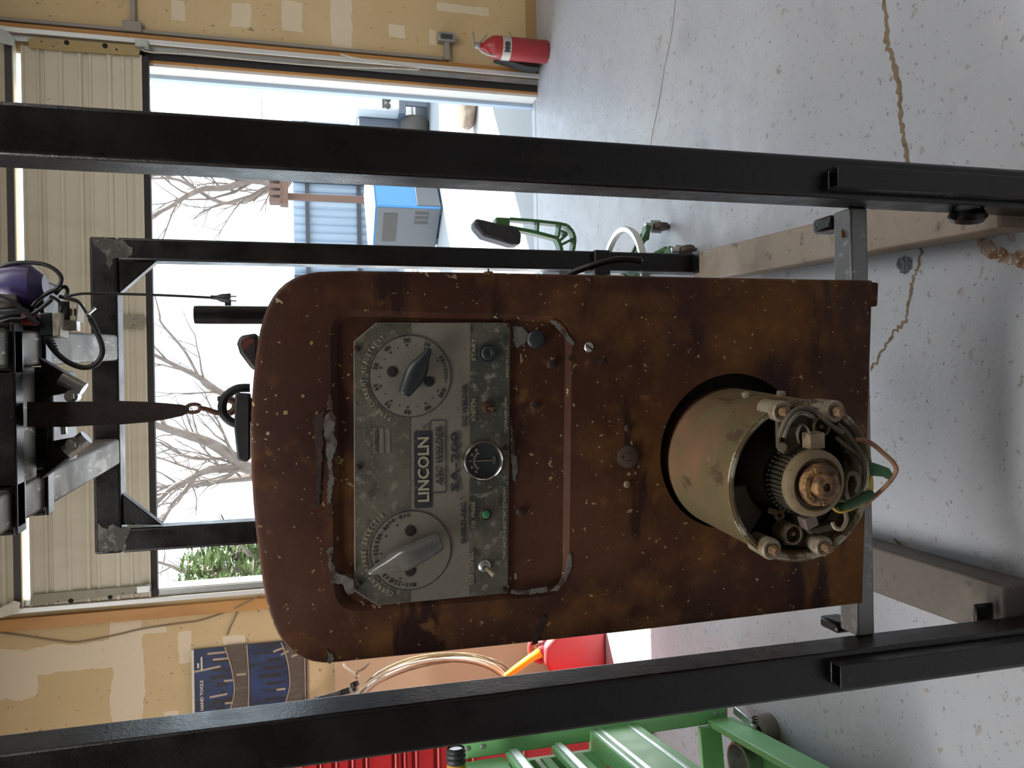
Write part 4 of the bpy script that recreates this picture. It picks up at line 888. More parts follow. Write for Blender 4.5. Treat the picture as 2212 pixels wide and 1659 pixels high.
mb = MB(); mb.bar((cx - .012, ye, tz + .036), (cx + .085, ye, tz + .046), .018, .006); mb.build('lever', m_galv, ex); mb = MB(); mb.bar((cx + .002, ye, tz + .020), (cx + .075, ye, tz - .045), .018, .006); mb.build('carry_handle', m_galv, ex)
mb = MB(); mb.tube(smooth_path([V(cx - .014, ye - .01, tz + .02), V(cx - .045, ye - .02, tz - .005), V(cx - .062, ye - .02, tz - .055), V(cx - .060, ye - .02, tz - .10), V(cx - .052, ye - .02, tz - .12)], 5), .0065, 8); mb.build('nozzle_hose', m_label, ex)
# black wedge-shaped block between extinguisher and door track
pw = [Q(*p, 4.76) for p in ((1066, 131), (1160, 131), (1160, 155), (1132, 152))]
mb = MB(); mb.prism([(k.x, max(.001, k.z)) for k in pw], lambda u, v, w_: (u, w_, v), 4.70, 4.79)
tag(mb.build('wedge_block', m_seal, bevel=.004), 'black wedge shaped block on the floor beside the fire extinguisher', 'block')
# small grey box with dark screen on an arm
a = Q(947, 68, 4.80); b = Q(984, 90, 4.80)
sb = thing('sensor_box', 'small grey box with a dark screen on the right wall', 'wall box', ((a.x + b.x) / 2, 4.83, b.z))
x0, x1 = sorted((a.x, b.x)); mb = MB(); mb.box(x0, x1, 4.795, 4.858, b.z, a.z); mb.build('housing', m_galv, sb, bevel=.004)
c = Q(953, 72, 4.79); d = Q(978, 84, 4.79); mb = MB(); q0, q1 = sorted((c.x, d.x)); mb.box(q0, q1, 4.790, 4.796, d.z, c.z); mb.build('screen', m_print, sb)
c = Q(966, 90, 4.82); d = Q(966, 128, 4.82); mb = MB(); mb.box(d.x, c.x + .004, 4.815, 4.858, d.z - .017, d.z + .017); mb.build('conduit_stub', mat('grey_conduit', (.30, .27, .235), .5), sb, bevel=.003)
m_cond = bpy.data.materials['grey_conduit']
cd_ = thing('conduit', 'grey conduit running up the tan wall along the door trim', 'conduit', (Q(800, 92, 4.83).x, 4.83, Q(945, 92, 4.83).z))
mb = MB(); xs_ = Q(700, 104, 4.84).x; mb.box(xs_ - .010, xs_ + .010, 4.83, 4.858, Q(955, 100, 4.84).z, 3.45); mb.build('pipe', m_cond, cd_, bevel=.004)
zc = Q(287, 40, 4.84).z; mb = MB(); mb.box(xs_ + .01, xs_ + 1.2, 4.83, 4.858, zc - .014, zc + .014); mb.build('branch_pipe', m_cond, cd_, bevel=.004)
mb = MB(); mb.box(xs_ - .012, xs_ + .05, 4.815, 4.859, zc - .05, zc + .055); mb.build('junction_box', m_cond, cd_, bevel=.006)
# pull rope beside the right track
m_rope = mat('pale_rope', (.50, .46, .38), .9, 0, [(200, .5, .6, (.34, .30, .25))])
rp = [Q(*p, 4.74) for p in ((305, 106), (330, 113), (420, 117), (560, 131), (680, 141), (780, 146), (840, 147), (898, 150), (903, 148), (880, 144), (830, 136), (770, 125), (735, 117))]
mb = MB(); mb.tube(smooth_path(rp, 5), .0042, 7); tag(mb.build('pull_rope', m_rope), 'pale rope hanging from the garage door along its right track', 'rope')
# wires stapled on the left wall
m_wallw = mat('tan_cable', (.27, .20, .13), .7)
for pts, lb in (([(-5, 1366), (60, 1375), (130, 1385), (170, 1387), (250, 1372), (310, 1358), (395, 1346), (430, 1341), (480, 1325), (520, 1308), (556, 1290)], 'thin cable looping across the left wall from the pine trim'),
                ([(512, 1320), (506, 1336), (496, 1356), (490, 1372)], 'short stray wire on the left wall above the tool poster')):
    mb = MB(); mb.tube(smooth_path([Q(*p, YW - .008 if p[1] > 1318 else YW - .044) for p in pts], 6), .0045, 7); tag(mb.build('cable', m_wallw), lb, 'cable')

# ================================================================== left wall: poster, board, cable coil, pole, fuel can
m_navy = mat('navy_poster', (.016, .026, .075), .5, 0, [(9, .46, .62, (.025, .045, .135), (1, 1, .25)), (14, .56, .68, (.02, .02, .03), (1, 1, .2)), (22, .62, .72, (.06, .055, .06), (1.6, 1, .3))], rvar=.1)
m_tool = mat('dark_tool_print', (.024, .020, .022), .5); m_bei = mat('beige_print', (.46, .37, .27), .6, 0, [(120, .5, .6, (.36, .26, .17))]); m_brn = mat('brown_print', (.10, .075, .055), .6, 0, [(40, .5, .65, (.15, .12, .09), (1, 1, .2))])
Yp = YW - .02
po = thing('tool_poster', 'blue poster of hand tools hung on the left tan wall', 'poster', (Q(540, 1480, Yp).x, Yp, Q(660, 1480, Yp).z))
cA, cB = Q(413, 1400, Yp), Q(662, 1398, Yp); W_ = .62; pz1, pz0 = cA.z, cB.z; pxr = (cA.x + cB.x) / 2 + .02
mb = MB(); mb.box(pxr - W_, pxr, Yp, Yp + .006, pz0, pz1); mb.build('sheet', m_navy, po)
mb = MB(); mb.box(pxr - W_, pxr, Yp - .002, Yp + .002, pz1 - .014, pz1); mb.build('top_strip', m_cream, po)
def PZ(px): return pz1 + (px - 413) / (662 - 413) * (pz0 - pz1)
def PX(py): return pxr - (py - 1400) * .00292
lay = lambda u, v, w_: (u, Yp - w_, v)
mb = MB(); mb.prism([(PX(1398), PZ(482)), (PX(1440), PZ(497)), (PX(1470), PZ(503)), (PX(1500), PZ(500)), (PX(1540), PZ(487)), (PX(1612), PZ(470)), (PX(1612), PZ(533)), (PX(1398), PZ(530))], lay, -.0005, .0006); mb.build('belt_picture', m_brn, po, smooth=0)
mb = MB(); mb.prism([(PX(1412), PZ(608)), (PX(1460), PZ(622)), (PX(1500), PZ(622)), (PX(1520), PZ(614)), (PX(1560), PZ(600)), (PX(1612), PZ(590)), (PX(1612), PZ(656)), (PX(1412), PZ(656))], lay, -.0005, .0006); mb.build('belt_picture', m_brn, po, smooth=0)
mb = MB()
for crv in ([(1400, 484), (1440, 496), (1480, 503), (1510, 500), (1540, 490), (1612, 472)], [(1400, 531), (1470, 534), (1540, 532), (1612, 530)], [(1402, 606), (1440, 619), (1490, 624), (1530, 614), (1612, 592)], [(1400, 658), (1612, 658)]):
    pts = [V(PX(y), Yp - .0012, PZ(x)) for y, x in crv]; mb = MB(); mb.tube(smooth_path(pts, 4), .0090, 6, flat=.5); mb.build('stitched_edge', m_bei, po, smooth=0)
mb = MB(); R_ = random.Random(3)
for k in range(26):
    y = 1404 + k * 8.1; x0, x1 = ((450 + R_.random() * 30, 478 + R_.random() * 14) if k % 2 else (545 + R_.random() * 35, 604 + R_.random() * 10)); hw = .006 + R_.random() * .008; cxk = PX(y)
    mb = MB(); mb.prism([(cxk - hw, PZ(x0)), (cxk + hw, PZ(x0 + 2)), (cxk + hw * .7, PZ(x1)), (cxk - hw * .7, PZ(x1))], lay, -.0005, .0004 + .00002 * k); mb.build('tool_picture', m_tool, po, smooth=0)
for x0, x1, y, s in ((447, 485, 1411, 0), (458, 492, 1424, 0), (418, 474, 1445, -6), (481, 500, 1470, 0), (450, 487, 1500, -3), (482, 500, 1516, 0), (588, 612, 1420, -6), (605, 622, 1428, -6), (594, 614, 1500, 0), (628, 645, 1434, -4), (508, 528, 1460, 0)):
    cxk = PX(y); k2_ = PX(y + s); mb = MB(); mb.prism([(cxk - .006, PZ(x0)), (cxk + .006, PZ(x0)), (k2_ + .006, PZ(x1)), (k2_ - .006, PZ(x1))], lay, -.0005, .0012); mb.build('handle_picture', m_bei, po, smooth=0)
mb = MB(); TP = lambda x, y, z: (x, Yp - .002 - z, y)
mb.text('HAND TOOLS', TP, PX(1494), PZ(433.5), .178, .019, bold=.03); mb.build('title', m_cream, po, smooth=0)
mb = MB(); mb.box(PX(1545), PX(1528), Yp - .002, Yp, PZ(440), PZ(427)); mb.build('badge', m_cream, po, smooth=0)
mb = MB(); mb.box(PX(1443), PX(1416), Yp - .002, Yp, PZ(436), PZ(432.5)); mb.build('print_line', m_cream, po, smooth=0)
mb = MB(); mb.box(PX(1438), PX(1428), Yp - .002, Yp, PZ(429), PZ(425)); mb.build('print_line', m_cream, po, smooth=0)
# plywood board behind the coil
a = Q(722, 1400, 4.80); mb = MB(); mb.box(-2.6, Q(900, 1378, 4.80).x + .05, 4.815, 4.833, 0, a.z); tag(mb.build('plywood_board', mat('pinkish_plywood', (.56, .39, .24), .75, 0, [(3, .5, .7, (.50, .33, .19), (1, 1, .2))]), bevel=.002), 'bare plywood board leaning on the left wall behind the cable coil', 'board')
# arm and coil
mb = MB(); a0 = Q(766, 1488, 4.02); a1 = Q(640, 1528, 4.845)
arm = thing('hanger_arm', 'black pole arm sticking out of the left wall holding the cable coil', 'hanger arm', a1)
mb.bar(a0, a1, .030, .030); mb.build('bar', m_frame, arm, bevel=.004)
mb = MB(); mb.cyl(a0 + (a1 - a0) * .55, a0 + (a1 - a0) * .6, .026, .026, 14); mb.cyl(a0 + (a1 - a0) * .0, a0 + (a1 - a0) * .03, .020, .020, 14); mb.build('collar', m_galv, arm)
Yc = 4.0
ctr = Q(925, 1478, Yc); zt = Q(752, 1480, Yc).z; zb = Q(1098, 1440, Yc).z
coil = thing('cable_coil', 'coil of pale and brown cable hanging on the black arm', 'cable coil', (ctr.x, Yc, zb))
m_ivory = mat('ivory_cable', (.72, .68, .52), .5); m_olive = mat('brown_grey_cable', (.26, .20, .125), .6, 0, [(30, .5, .65, (.36, .28, .17))])
for k in range(9):
    rz_ = (zt - zb) / 2 - .012 * (k % 4) - R_.random() * .01; rx_ = .19 - .011 * (k % 5) + R_.random() * .01; yo = (k - 4) * .014; tl = -.05 + R_.random() * .05
    pts = []
    for j in range(40):
        t = 2 * PI * j / 40; pts.append(V(ctr.x - .065 + rx_ * math.cos(t) + tl * math.sin(t), Yc + yo + .05 * math.cos(t) + R_.uniform(-.002, .002), zb + (zt - zb) / 2 + rz_ * math.sin(t) - .004 * k))
    mb = MB(); mb.tube(pts, .0072, 8, True); mb.build('cable_turn', m_ivory if k in (0, 1, 3) else m_olive, coil)
for pts, m in (([(775, 1462), (758, 1450), (745, 1440), (742, 1434)], m_ivory), ([(770, 1466), (772, 1452), (786, 1444), (798, 1432)], m_olive)):
    mb = MB(); mb.tube(smooth_path([Q(*p, Yc - .03) for p in pts], 4), .006, 8); mb.build('cable_end', m, coil)
mb = MB(); mb.lathe(Q(766, 1478, Yc), (1, .2, .3), [(.018, -.010), (.022, -.010), (.022, .010), (.018, .010)], 16, True); mb.build('tie_wrap', m_cable, coil)
# fuel can
Yf = 3.86
xa = Q(1290, 1378, Yf).x + .03; xb = Q(1290, 1432, Yf).x - .02; zt_ = Q(1168, 1400, Yf).z
fc = thing('fuel_can', 'red plastic fuel can with a yellow spout in the sunlight by the wall', 'fuel can', ((xa + xb) / 2, Yf, 0))
m_redp = mat('red_plastic', (.44, .075, .078), .45, 0, [(9, .55, .7, (.44, .06, .06))]); m_yel = mat('yellow_plastic', (.84, .64, .02), .4)
mb = MB(); xm = (xa + xb) / 2
prof = [(xm - .135, .002), (xm + .135, .002), (xm + .145, .03), (xm + .135, .20), (xm + .125, zt_ - .06), (xm + .07, zt_), (xm - .02, zt_ + .004), (xm - .10, zt_ - .06), (xm - .14, .21), (xm - .145, .03)]
mb.prism(prof, lambda u, v, w_: (u, w_, v), Yf - .09, Yf + .09); mb.build('can_body', m_redp, fc, bevel=.022, seg=4)
hn = [Q(*p, Yf) for p in ((1190, 1384), (1160, 1376), (1140, 1380), (1132, 1392))]
mb = MB(); mb.tube(smooth_path([V(xm + .10, Yf, zt_ - .06), V(xm + .11, Yf, zt_ + .02), V(xm + .06, Yf, zt_ + .055), V(xm + .0, Yf, zt_ + .045), V(xm - .03, Yf, zt_ - .005)], 5), .017, 12); mb.build('can_handle', m_redp, fc)
s0 = Q(1166, 1408, Yf - .02); s1 = Q(1090, 1462, Yf - .02)
mb = MB(); mb.lathe(s0, s1 - s0, [(.032, -.03), (.034, .0), (.028, .02), (.022, .04), (.019, (s1 - s0).length * .7), (.014, (s1 - s0).length), (.009, (s1 - s0).length)], 20); mb.build('spout', m_yel, fc, label='yellow spout')
mb = MB(); mb.lathe(s0, s1 - s0, [(.034, -.034), (.038, -.03), (.038, -.004), (.034, .0)], 20); mb.build('spout_collar', m_redp, fc)
# low plain brown box shape just behind the fuel can
b0 = QZ(1311, 1430, 0); mb = MB(); mb.box(xm - .35, xm - .12, Yf + .11, Yf + .30, 0, .10); tag(mb.build('low_box', mat('plain_brown', (.18, .105, .06), .9), bevel=.003), 'low brown box on the floor behind the red fuel can', 'box')

# ================================================================== green tool cart, chest and bits at the far left
m_gr = mat('green_enamel', (.24, .55, .24), .42, 0, [(5, .5, .7, (.28, .60, .28)), (40, .68, .72, (.42, .62, .38))], rvar=.1)
m_alu = mat('pale_edge_strip', (.62, .70, .66), .3, .6, [(40, .55, .7, (.46, .55, .52))])
Yk = 2.42; kd = V(.146, -1, 0).normalized(); kn = V(1, .146, 0).normalized()          # shelves run along kd, face kn
P_ = Q(1280, 1582, Yk); base = V(P_.x, Yk, 0)
cart = thing('tool_cart', 'green steel tool cart with pale edged shelves at the left behind the frame post', 'cart', base)
zk = lambda px: Q(px, 1590 - (px - 1280) * .14, Yk).z
def kp(t, n, z): return base + kd * t + kn * n + V(0, 0, z)
def slab(mb, t0, t1, n0, n1, z0, z1): mb.hexa([kp(t0, n0, z0), kp(t1, n0, z0), kp(t1, n1, z0), kp(t0, n1, z0), kp(t0, n0, z1), kp(t1, n0, z1), kp(t1, n1, z1), kp(t0, n1, z1)])
def kslab(name, m, t0, t1, n0, n1, z0, z1, bev=.003, par=None, lab=None):
    mb = MB(); slab(mb, t0, t1, n0, n1, z0, z1); return mb.build(name, m, par or cart, bevel=bev, label=lab)
zt_c = zk(988); zb_c = zk(1572)
mb = MB(); 
mb.box(base.x - .030, base.x + .030, Yk, Yk + .004, zb_c, zt_c); mb.box(base.x - .030, base.x - .026, Yk - .0, Yk + .05, zb_c, zt_c)
mb.build('corner_post', m_gr, cart, bevel=.0015)
for px in (1010, 1043, 1548, 1566):
    q = Q(px, 1590 - (px - 1280) * .14 + 9, Yk); mb = MB(); mb.lathe((base.x + .004, Yk, q.z), (0, -1, 0), [(.0095, 0), (.0085, .003), (.005, .005), (0, .0055)], 14); mb.build('rivet', m_galv, cart)
kslab('top_panel', m_gr, .015, .95, -.45, -.030, zk(1084), zt_c)
mb = MB(); q = kp(.20, -.0295, zk(1060)); 
ns = MB(); slab(ns, .28, .36, -.0305, -.029, zk(1058), zk(1040)); nsl = ns.build('name_sticker', mat('grey_sticker', (.36, .38, .36), .5), cart)
def KT(x, y, z):
    return kp(.32 - x, -.0288 + z, y)
mb.bm.free(); mb = MB(); mb.text('CONT', KT, 0, (zk(1058) + zk(1040)) / 2, .05, .016); mb.build('sticker_print', m_print, nsl, smooth=0)
for pa, pb, pc in ((1086, 1112, 1182), (1184, 1206, 1250)):
    kslab('shelf_edge', m_gr, .03, .95, -.035, -.012, zk(pb + 6), zk(pa), .004); kslab('edge_strip', m_alu, .03, .95, -.014, -.006, zk(pb), zk(pa + 8), .002)
    kslab('tray', m_gr, .02, .95, -.45, -.05, zk(pc), zk(pc - 18), .004); kslab('edge_strip', m_alu, .03, .95, -.060, -.048, zk(pc - 24), zk(pc - 34), .002)
kslab('inner_panel', m_gr, .004, .03, -.34, -.05, zk(1300), zk(1090), .001)
kslab('middle_rail', m_gr, -.02, .95, -.06, .008, zk(1378), zk(1274), .004)
for p0, p1 in ((1290, 1300), (1276, 1282), (1352, 1360)): kslab('edge_strip', m_alu, -.021, .95, .004, .0105, zk(p1), zk(p0), .002)
kslab('bottom_rail', m_gr, .0, .95, -.035, -.012, zk(1580), zk(1528), .003)
kslab('bottom_tray', m_gr, .02, .95, -.45, -.06, zb_c, zb_c + .008, .002); kslab('rear_rail', m_gr, .0, .02, -.30, -.03, zk(1550), zk(1505), .002)
for t, n in ((.05, -.06), (.90, -.06), (.05, -.42), (.90, -.42)): kslab('cart_leg', m_gr, t - .02, t + .02, n - .02, n + .02, .0, zb_c + .002, .002)
for n in (-.44, -.04):
    kslab('corner_post', m_gr, .91, .95, n - .015, n + .015, .02, zt_c, .002)
kslab('corner_post', m_gr, .0, .04, -.45, -.42, .02, zt_c, .002)
# torch lying along the cart top
ft = thing('flashlight', 'yellow torch with a black ribbed head lying on the green cart', 'flashlight', (base.x - .02, Yk - .16, zt_c))
c0 = Q(966, 1618, 2.27); c0.z = zt_c + .031; dirf = V(-1, -.12, 0).normalized()
mb = MB(); mb.lathe(c0, dirf, [(.026, 0), (.030, .006), (.030, .010), (.027, .012), (.030, .016), (.030, .024), (.027, .027), (.030, .031), (.030, .040), (.026, .046), (.020, .046), (.020, 0)], 24); mb.build('head', m_blk, ft)
mb = MB(); mb.lathe(c0, dirf, [(0, .044), (.026, .044), (.030, .055), (.030, .19), (.026, .20), (0, .20)], 24); mb.build('body', mat('mustard_plastic', (.42, .24, .01), .45), ft, label='yellow body')
mb = MB(); mb.lathe(c0, dirf, [(0, .002), (.021, .002), (.021, .006), (0, .006)], 20); mb.build('lens', m_galv, ft)
# red tool chest behind the cart
Yt = 3.15
xr = Q(800, 1592, Yt).x
ch = thing('tool_chest', 'tall red tool chest with drawers behind the green cart', 'tool chest', (xr - .4, Yt + .22, 0))
m_redc = mat('glossy_red', (.52, .020, .026), .3, 0, [], coat=.3)
zc_ = lambda px: Q(px, 1630, Yt).z
mb = MB(); mb.box(xr - .85, xr, Yt + .008, Yt + .46, .06, zc_(640)); mb.build('chest_body', m_redc, ch, bevel=.006)
for p0, p1 in ((648, 684), (690, 716), (724, 752), (759, 783), (789, 846), (852, 866), (871, 889), (896, 936), (944, 1010), (1018, 1120), (1128, 1300)):
    mb = MB(); mb.box(xr - .84, xr - .012, Yt - .012, Yt + .01, zc_(p1), zc_(p0)); d_ = mb.build('drawer', m_redc, ch, bevel=.004)
    mb = MB(); mb.box(xr - .83, xr - .03, Yt - .020, Yt - .010, zc_(p0) - .010, zc_(p0) - .002); mb.build('drawer_pull', m_redc, d_, bevel=.003)
for dx in (.06, .79):
    for dy in (.05, .40): mb = MB(); mb.cyl((xr - dx - .015, Yt + dy, .03), (xr - dx + .015, Yt + dy, .03), .03, .03, 18); mb.build('chest_caster', m_blk, ch)
# ratchet strap rolled up on the floor
s_c = QZ(1668, 1574, 0); sc_ = V(s_c.x, s_c.y, 0)
rs = thing('ratchet_strap', 'rolled grey ratchet strap on the floor beside the green cart', 'ratchet strap', sc_)
mb = MB(); pa = []; NT = 88
for k in range(NT + 1):
    t = k / NT * 2 * PI * 4.5; r = .014 + .0062 * t / (2 * PI) * 1.35; pa.append((sc_.x + r * math.cos(t), sc_.y + r * math.sin(t)))
def band(mb, pts, t, z0, z1):
    L_ = []
    for i, (x, y) in enumerate(pts):
        p, q = pts[max(0, i - 1)], pts[min(len(pts) - 1, i + 1)]; n_ = V(-(q[1] - p[1]), q[0] - p[0]).normalized() * t / 2
        L_.append(mb.vs([(x + n_.x, y + n_.y, z0), (x - n_.x, y - n_.y, z0), (x - n_.x, y - n_.y, z1), (x + n_.x, y + n_.y, z1)]))
    for a, b in zip(L_, L_[1:]): mb.bridge(a, b)
    mb.face(L_[0]); mb.face(L_[-1])
band(mb, pa, .0036, .0, .052); mb.build('webbing_roll', mat('grey_webbing', (.22, .20, .175), .9, 0, [(150, .5, .6, (.20, .185, .16))]), rs)
mb = MB(); mb.bar(sc_ + V(.012, .02, .060), sc_ + V(.020, .13, .064), .030, .012); mb.cyl(sc_ + V(-.022, .012, .058), sc_ + V(.018, .012, .058), .012, .012, 14); mb.build('ratchet_handle', m_steel, rs, bevel=.003)
# steel can in the bottom of the cart
cb_ = base + kd * .16 + kn * -.115; cb_.z = 0; hc = .135; zt0 = zb_c + .009
axc = V(.15, -.25, 1).normalized()
mb = MB(); mb.lathe((cb_.x, cb_.y, 0), (0, 0, 1), [(0, zt0), (.062, zt0), (.066, hc - .01), (.069, hc - .006), (.071, hc), (.068, hc + .005), (.063, hc + .004), (.061, hc - .004), (.060, zt0 + .006), (0, zt0 + .004)], 40)
tag(mb.build('steel_tin', m_steel), 'open steel tin with a rounded rim on the bottom tray of the green cart', 'tin')

# ================================================================== shop stool behind the frame on the right
Ys_ = 2.95; cS = V(.425, Ys_, 0)
st = thing('shop_stool', 'green and black rolling shop stool behind the right frame post', 'stool', cS)
m_pad = mat('black_vinyl', (.016, .015, .018), .55, 0, [(40, .55, .7, (.03, .03, .034))]); m_sg = mat('dark_green_plastic', (.035, .12, .028), .4)
# back pad seen edge-on
pp = [Q(*k, Ys_) for k in ((1022, 476), (1042, 480), (1112, 497), (1121, 508), (1119, 532), (1100, 532), (1040, 514), (1020, 492))]
mb = MB(); mb.prism([(k.x, k.z) for k in pp], lambda u, v, w_: (u, w_, v), Ys_ - .045, Ys_ + .045); mb.build('back_pad', m_pad, st, bevel=.012, seg=4)
# bracket: pierced arm made of bars
def qs(px, py): return Q(px, py, Ys_)
mb = MB()
def rib(p, q, wd=.014): mb.bar(qs(*p), qs(*q), .055, wd, (1, 0, 0)) if False else mb.bar(qs(*p), qs(*q), .05, wd, V(0, 1, 0).cross((qs(*q) - qs(*p)).normalized()))
hp = [(1098, 475), (1150, 479), (1205, 485), (1222, 489), (1234, 502), (1239, 518), (1236, 540), (1230, 556)]
for a, b in zip(hp, hp[1:]): rib(a, b, .012)
for a, b in zip([(1098, 493), (1150, 503), (1200, 516), (1207, 530), (1212, 552)], [(1150, 503), (1200, 516), (1207, 530), (1212, 552), (1214, 570)]): rib(a, b, .014)
for a, b in (((1160, 481), (1158, 504)), ((1207, 486), (1203, 514)), ((1209, 500), (1222, 508)), ((1222, 508), (1206, 522)), ((1210, 530), (1236, 517))): rib(a, b, .010)
mb.build('back_bracket', m_sg, st, bevel=.002, label='dark green pierced back bracket')
mb = MB(); q0, q1 = qs(1062, 472), qs(1098, 496); mb.box(min(q0.x, q1.x) , max(q0.x, q1.x), Ys_ - .03, Ys_ + .03, q1.z, q0.z - .01); mb.build('bracket_plate', m_sg, st, bevel=.006)
zs = qs(1195, 540).z
mb = MB(); mb.lathe((cS.x - .03, Ys_, zs - .05), (0, 0, 1), [(0, 0), (.125, 0), (.14, .015), (.14, .05), (.125, .065), (0, .07)], 36); mb.build('seat', m_pad, st)
mb = MB(); mb.box(cS.x - .05, qs(1234, 556).x + .004, Ys_ - .025, Ys_ + .025, zs - .075, zs - .05); mb.build('seat_bracket', m_sg, st, bevel=.003)
mb = MB(); mb.cyl((cS.x, Ys_, .10), (cS.x, Ys_, zs - .05), .024, .024, 20); mb.build('column', m_chrome, st)
zr = qs(1345, 560).z; rrng = qs(1345, 491).x - cS.x
mb = MB(); mb.lathe((cS.x, Ys_, zr), (0, 0, 1), [(rrng - .022, -.010), (rrng - .004, -.014), (rrng, 0), (rrng - .004, .014), (rrng - .022, .012)], 48, True); mb.build('foot_ring', mat('brushed_ring', (.66, .66, .63), .3, .7), st)
for k in range(5):
    a = math.radians(4 + 72 * k); u = V(math.cos(a), math.sin(a), 0); sd = V(-u.y, u.x, 0)
    mb = MB(); 
    for s_ in (-1, 1): mb.bar(cS + u * .03 + sd * .034 * s_ + V(0, 0, zr - .012), cS + u * (rrng - .012) + sd * .026 * s_ + V(0, 0, .105), .018, .018)
    mb.bar(cS + u * .03 + V(0, 0, zr - .015), cS + u * .07 + V(0, 0, zr - .03), .05, .014); mb.bar(cS + u * (rrng - .05) + V(0, 0, .112), cS + u * (rrng + .012) + V(0, 0, .098), .046, .022)
    lg = mb.build('base_leg', m_sg, st, bevel=.002)
    c_ = cS + u * (rrng + .012) + V(0, 0, .03)
    c_.z = .036; av = u if k == 0 else sd; bv = sd if k == 0 else u
    mb = MB(); mb.cyl(c_ - av * .012, c_ + av * .012, .0355, .0355, 24); mb.build('caster_wheel', mat('brown_rubber', (.075, .058, .042), .6) if k == 0 else bpy.data.materials['brown_rubber'], lg, bevel=.004)
    mb = MB(); 
    for s_ in (-1, 1): mb.bar(c_ + av * .0155 * s_ + V(0, 0, -.004), c_ + av * .0155 * s_ + V(0, 0, .044), .024, .003, bv)
    mb.cyl(c_ + V(0, 0, .040), c_ + V(0, 0, .070), .018, .014, 16); mb.build('caster_fork', m_steel, lg)
# splinters
m_chipw = mat('orange_wood_splinter', (.42, .21, .05), .7)
def splinter(c, d, l, wd, lab, m=m_chipw):
    mb = MB(); d = Vector(d).normalized(); s_ = V(-d.y, d.x, 0); mb.hexa([c - d * l, c + s_ * wd * .6, c + d * l, c - s_ * wd, c - d * l * .7 + V(0, 0, wd), c + s_ * wd * .5 + V(0, 0, wd), c + d * l * .6 + V(0, 0, wd), c - s_ * wd * .6 + V(0, 0, wd)])
    tag(mb.build('wood_splinter', m, bevel=.0005), lab, 'splinter', None)
splinter(QZ(1821, 505, .4575), (1, .1, 0), .0105, .004, 'orange wood splinter on the cross tube near the right post')
splinter(QZ(1801, 1346, .4575), (.5, 1, 0), .008, .003, 'orange wood splinter on the cross tube near the left post')
splinter(QZ(1944, 1176, .001), (.6, 1, 0), .030, .005, 'thin grey brown splinter on the floor beside the left base rail', mat('grey_wood', (.20, .16, .11), .8))
# ================================================================== outside the door
ZG = -.02
m_ground = mat('pale_yard_concrete', (.30, .31, .33), .9, 0, [(.6, .5, .7, (.27, .275, .29)), (9, .62, .7, (.24, .235, .23))])
g = MB(); g.box(-30, 30, YE + .012, 45, -.3, ZG); struct(g, 'ground', m_ground)
# unseen wall added outside right, casts the diagonal shadow on the floor
struct(MB().box(3.2, 3.4, YE + .01, 6.88, ZG, 3.7), 'shadow_wall', m_wjamb)
# corrugated fence
Yc_ = 14.0
m_corr = mat('pale_blue_corrugated', (.25, .32, .41), .5, .1, [(2, .5, .7, (.31, .38, .46), (6, 1, .2))]); m_girt = mat('dark_girt', (.045, .048, .06), .7); m_brown = mat('brown_timber', (.13, .075, .055), .8)
fxr = Q(760, 150, Yc_).x; fxl = Q(760, 800, Yc_).x; zf = Q(633, 400, Yc_).z; 
fe = thing('corrugated_fence', 'pale blue corrugated metal fence across the yard behind the machines', 'fence', ((fxr + fxl) / 2, Yc_, ZG))
mb = MB(); n = 150; fr = []; 
for k in range(n + 1):
    x = fxl + (fxr - fxl) * k / n; d = (0, .03, .045, .03)[k % 4]; fr.append((x, Yc_ - d))
a = mb.vs([(x, y, ZG) for x, y in fr]); b = mb.vs([(x, y, zf) for x, y in fr]); c = mb.vs([(x, y + .01, zf) for x, y in fr]); e = mb.vs([(x, y + .01, ZG) for x, y in fr])
for i in range(n): mb.face([a[i], a[i + 1], b[i + 1], b[i]]); mb.face([b[i], b[i + 1], c[i + 1], c[i]]); mb.face([c[i], c[i + 1], e[i + 1], e[i]])
mb.build('sheeting', m_corr, fe, smooth=0)
for px in (664, 775):
    z = Q(px, 450, Yc_ - .06).z; mb = MB(); mb.box(fxl, fxr, Yc_ - .11, Yc_ - .046, z - .035, z + .035); mb.build('girt', m_girt, fe)
for py in (205, 392, 600):
    x = Q(700, py, Yc_ - .15).x; mb = MB(); mb.box(x - .04, x + .04, Yc_ - .20, Yc_ - .112, ZG, zf); mb.build('fence_post', m_girt, fe)
POLE = []
for py, x0, lb in ((424, 604, 'brown timber pole standing in front of the corrugated fence'), (298, 590, 'reddish timber pole left of the white truck in front of the fence')):
    p = Q(x0, py, 12.6); mb = MB(); mb.bar((p.x, 12.6, ZG), (p.x, 12.6, p.z), .10, .10, (0, 1, 0)); pt_ = thing('timber_pole', lb, 'pole', (p.x, 12.6, ZG)); mb.build('pole', m_brown, pt_, bevel=.01); POLE.append(pt_)
# wooden crossarm platform on the brown pole
p = Q(605, 405, 12.5); mb = MB(); mb.box(p.x - .3, p.x + .25, 12.3, 12.552, p.z - .12, p.z); 
for k in range(5): mb.box(p.x - .28 + k * .11, p.x - .22 + k * .11, 12.28, 12.52, p.z - .02, p.z + .16)
mb.build('platform', m_brown, POLE[0])
# white post
p0 = Q(565, 225, 11.5); mb = MB(); mb.box(p0.x - .14, p0.x + .20, 11.4, 11.7, ZG, p0.z); mb.box(p0.x - .18, p0.x + .24, 11.36, 11.74, p0.z, p0.z + .06); tag(mb.build('white_pillar', m_wjamb, bevel=.02), 'white pillar outside near the right door jamb', 'pillar')
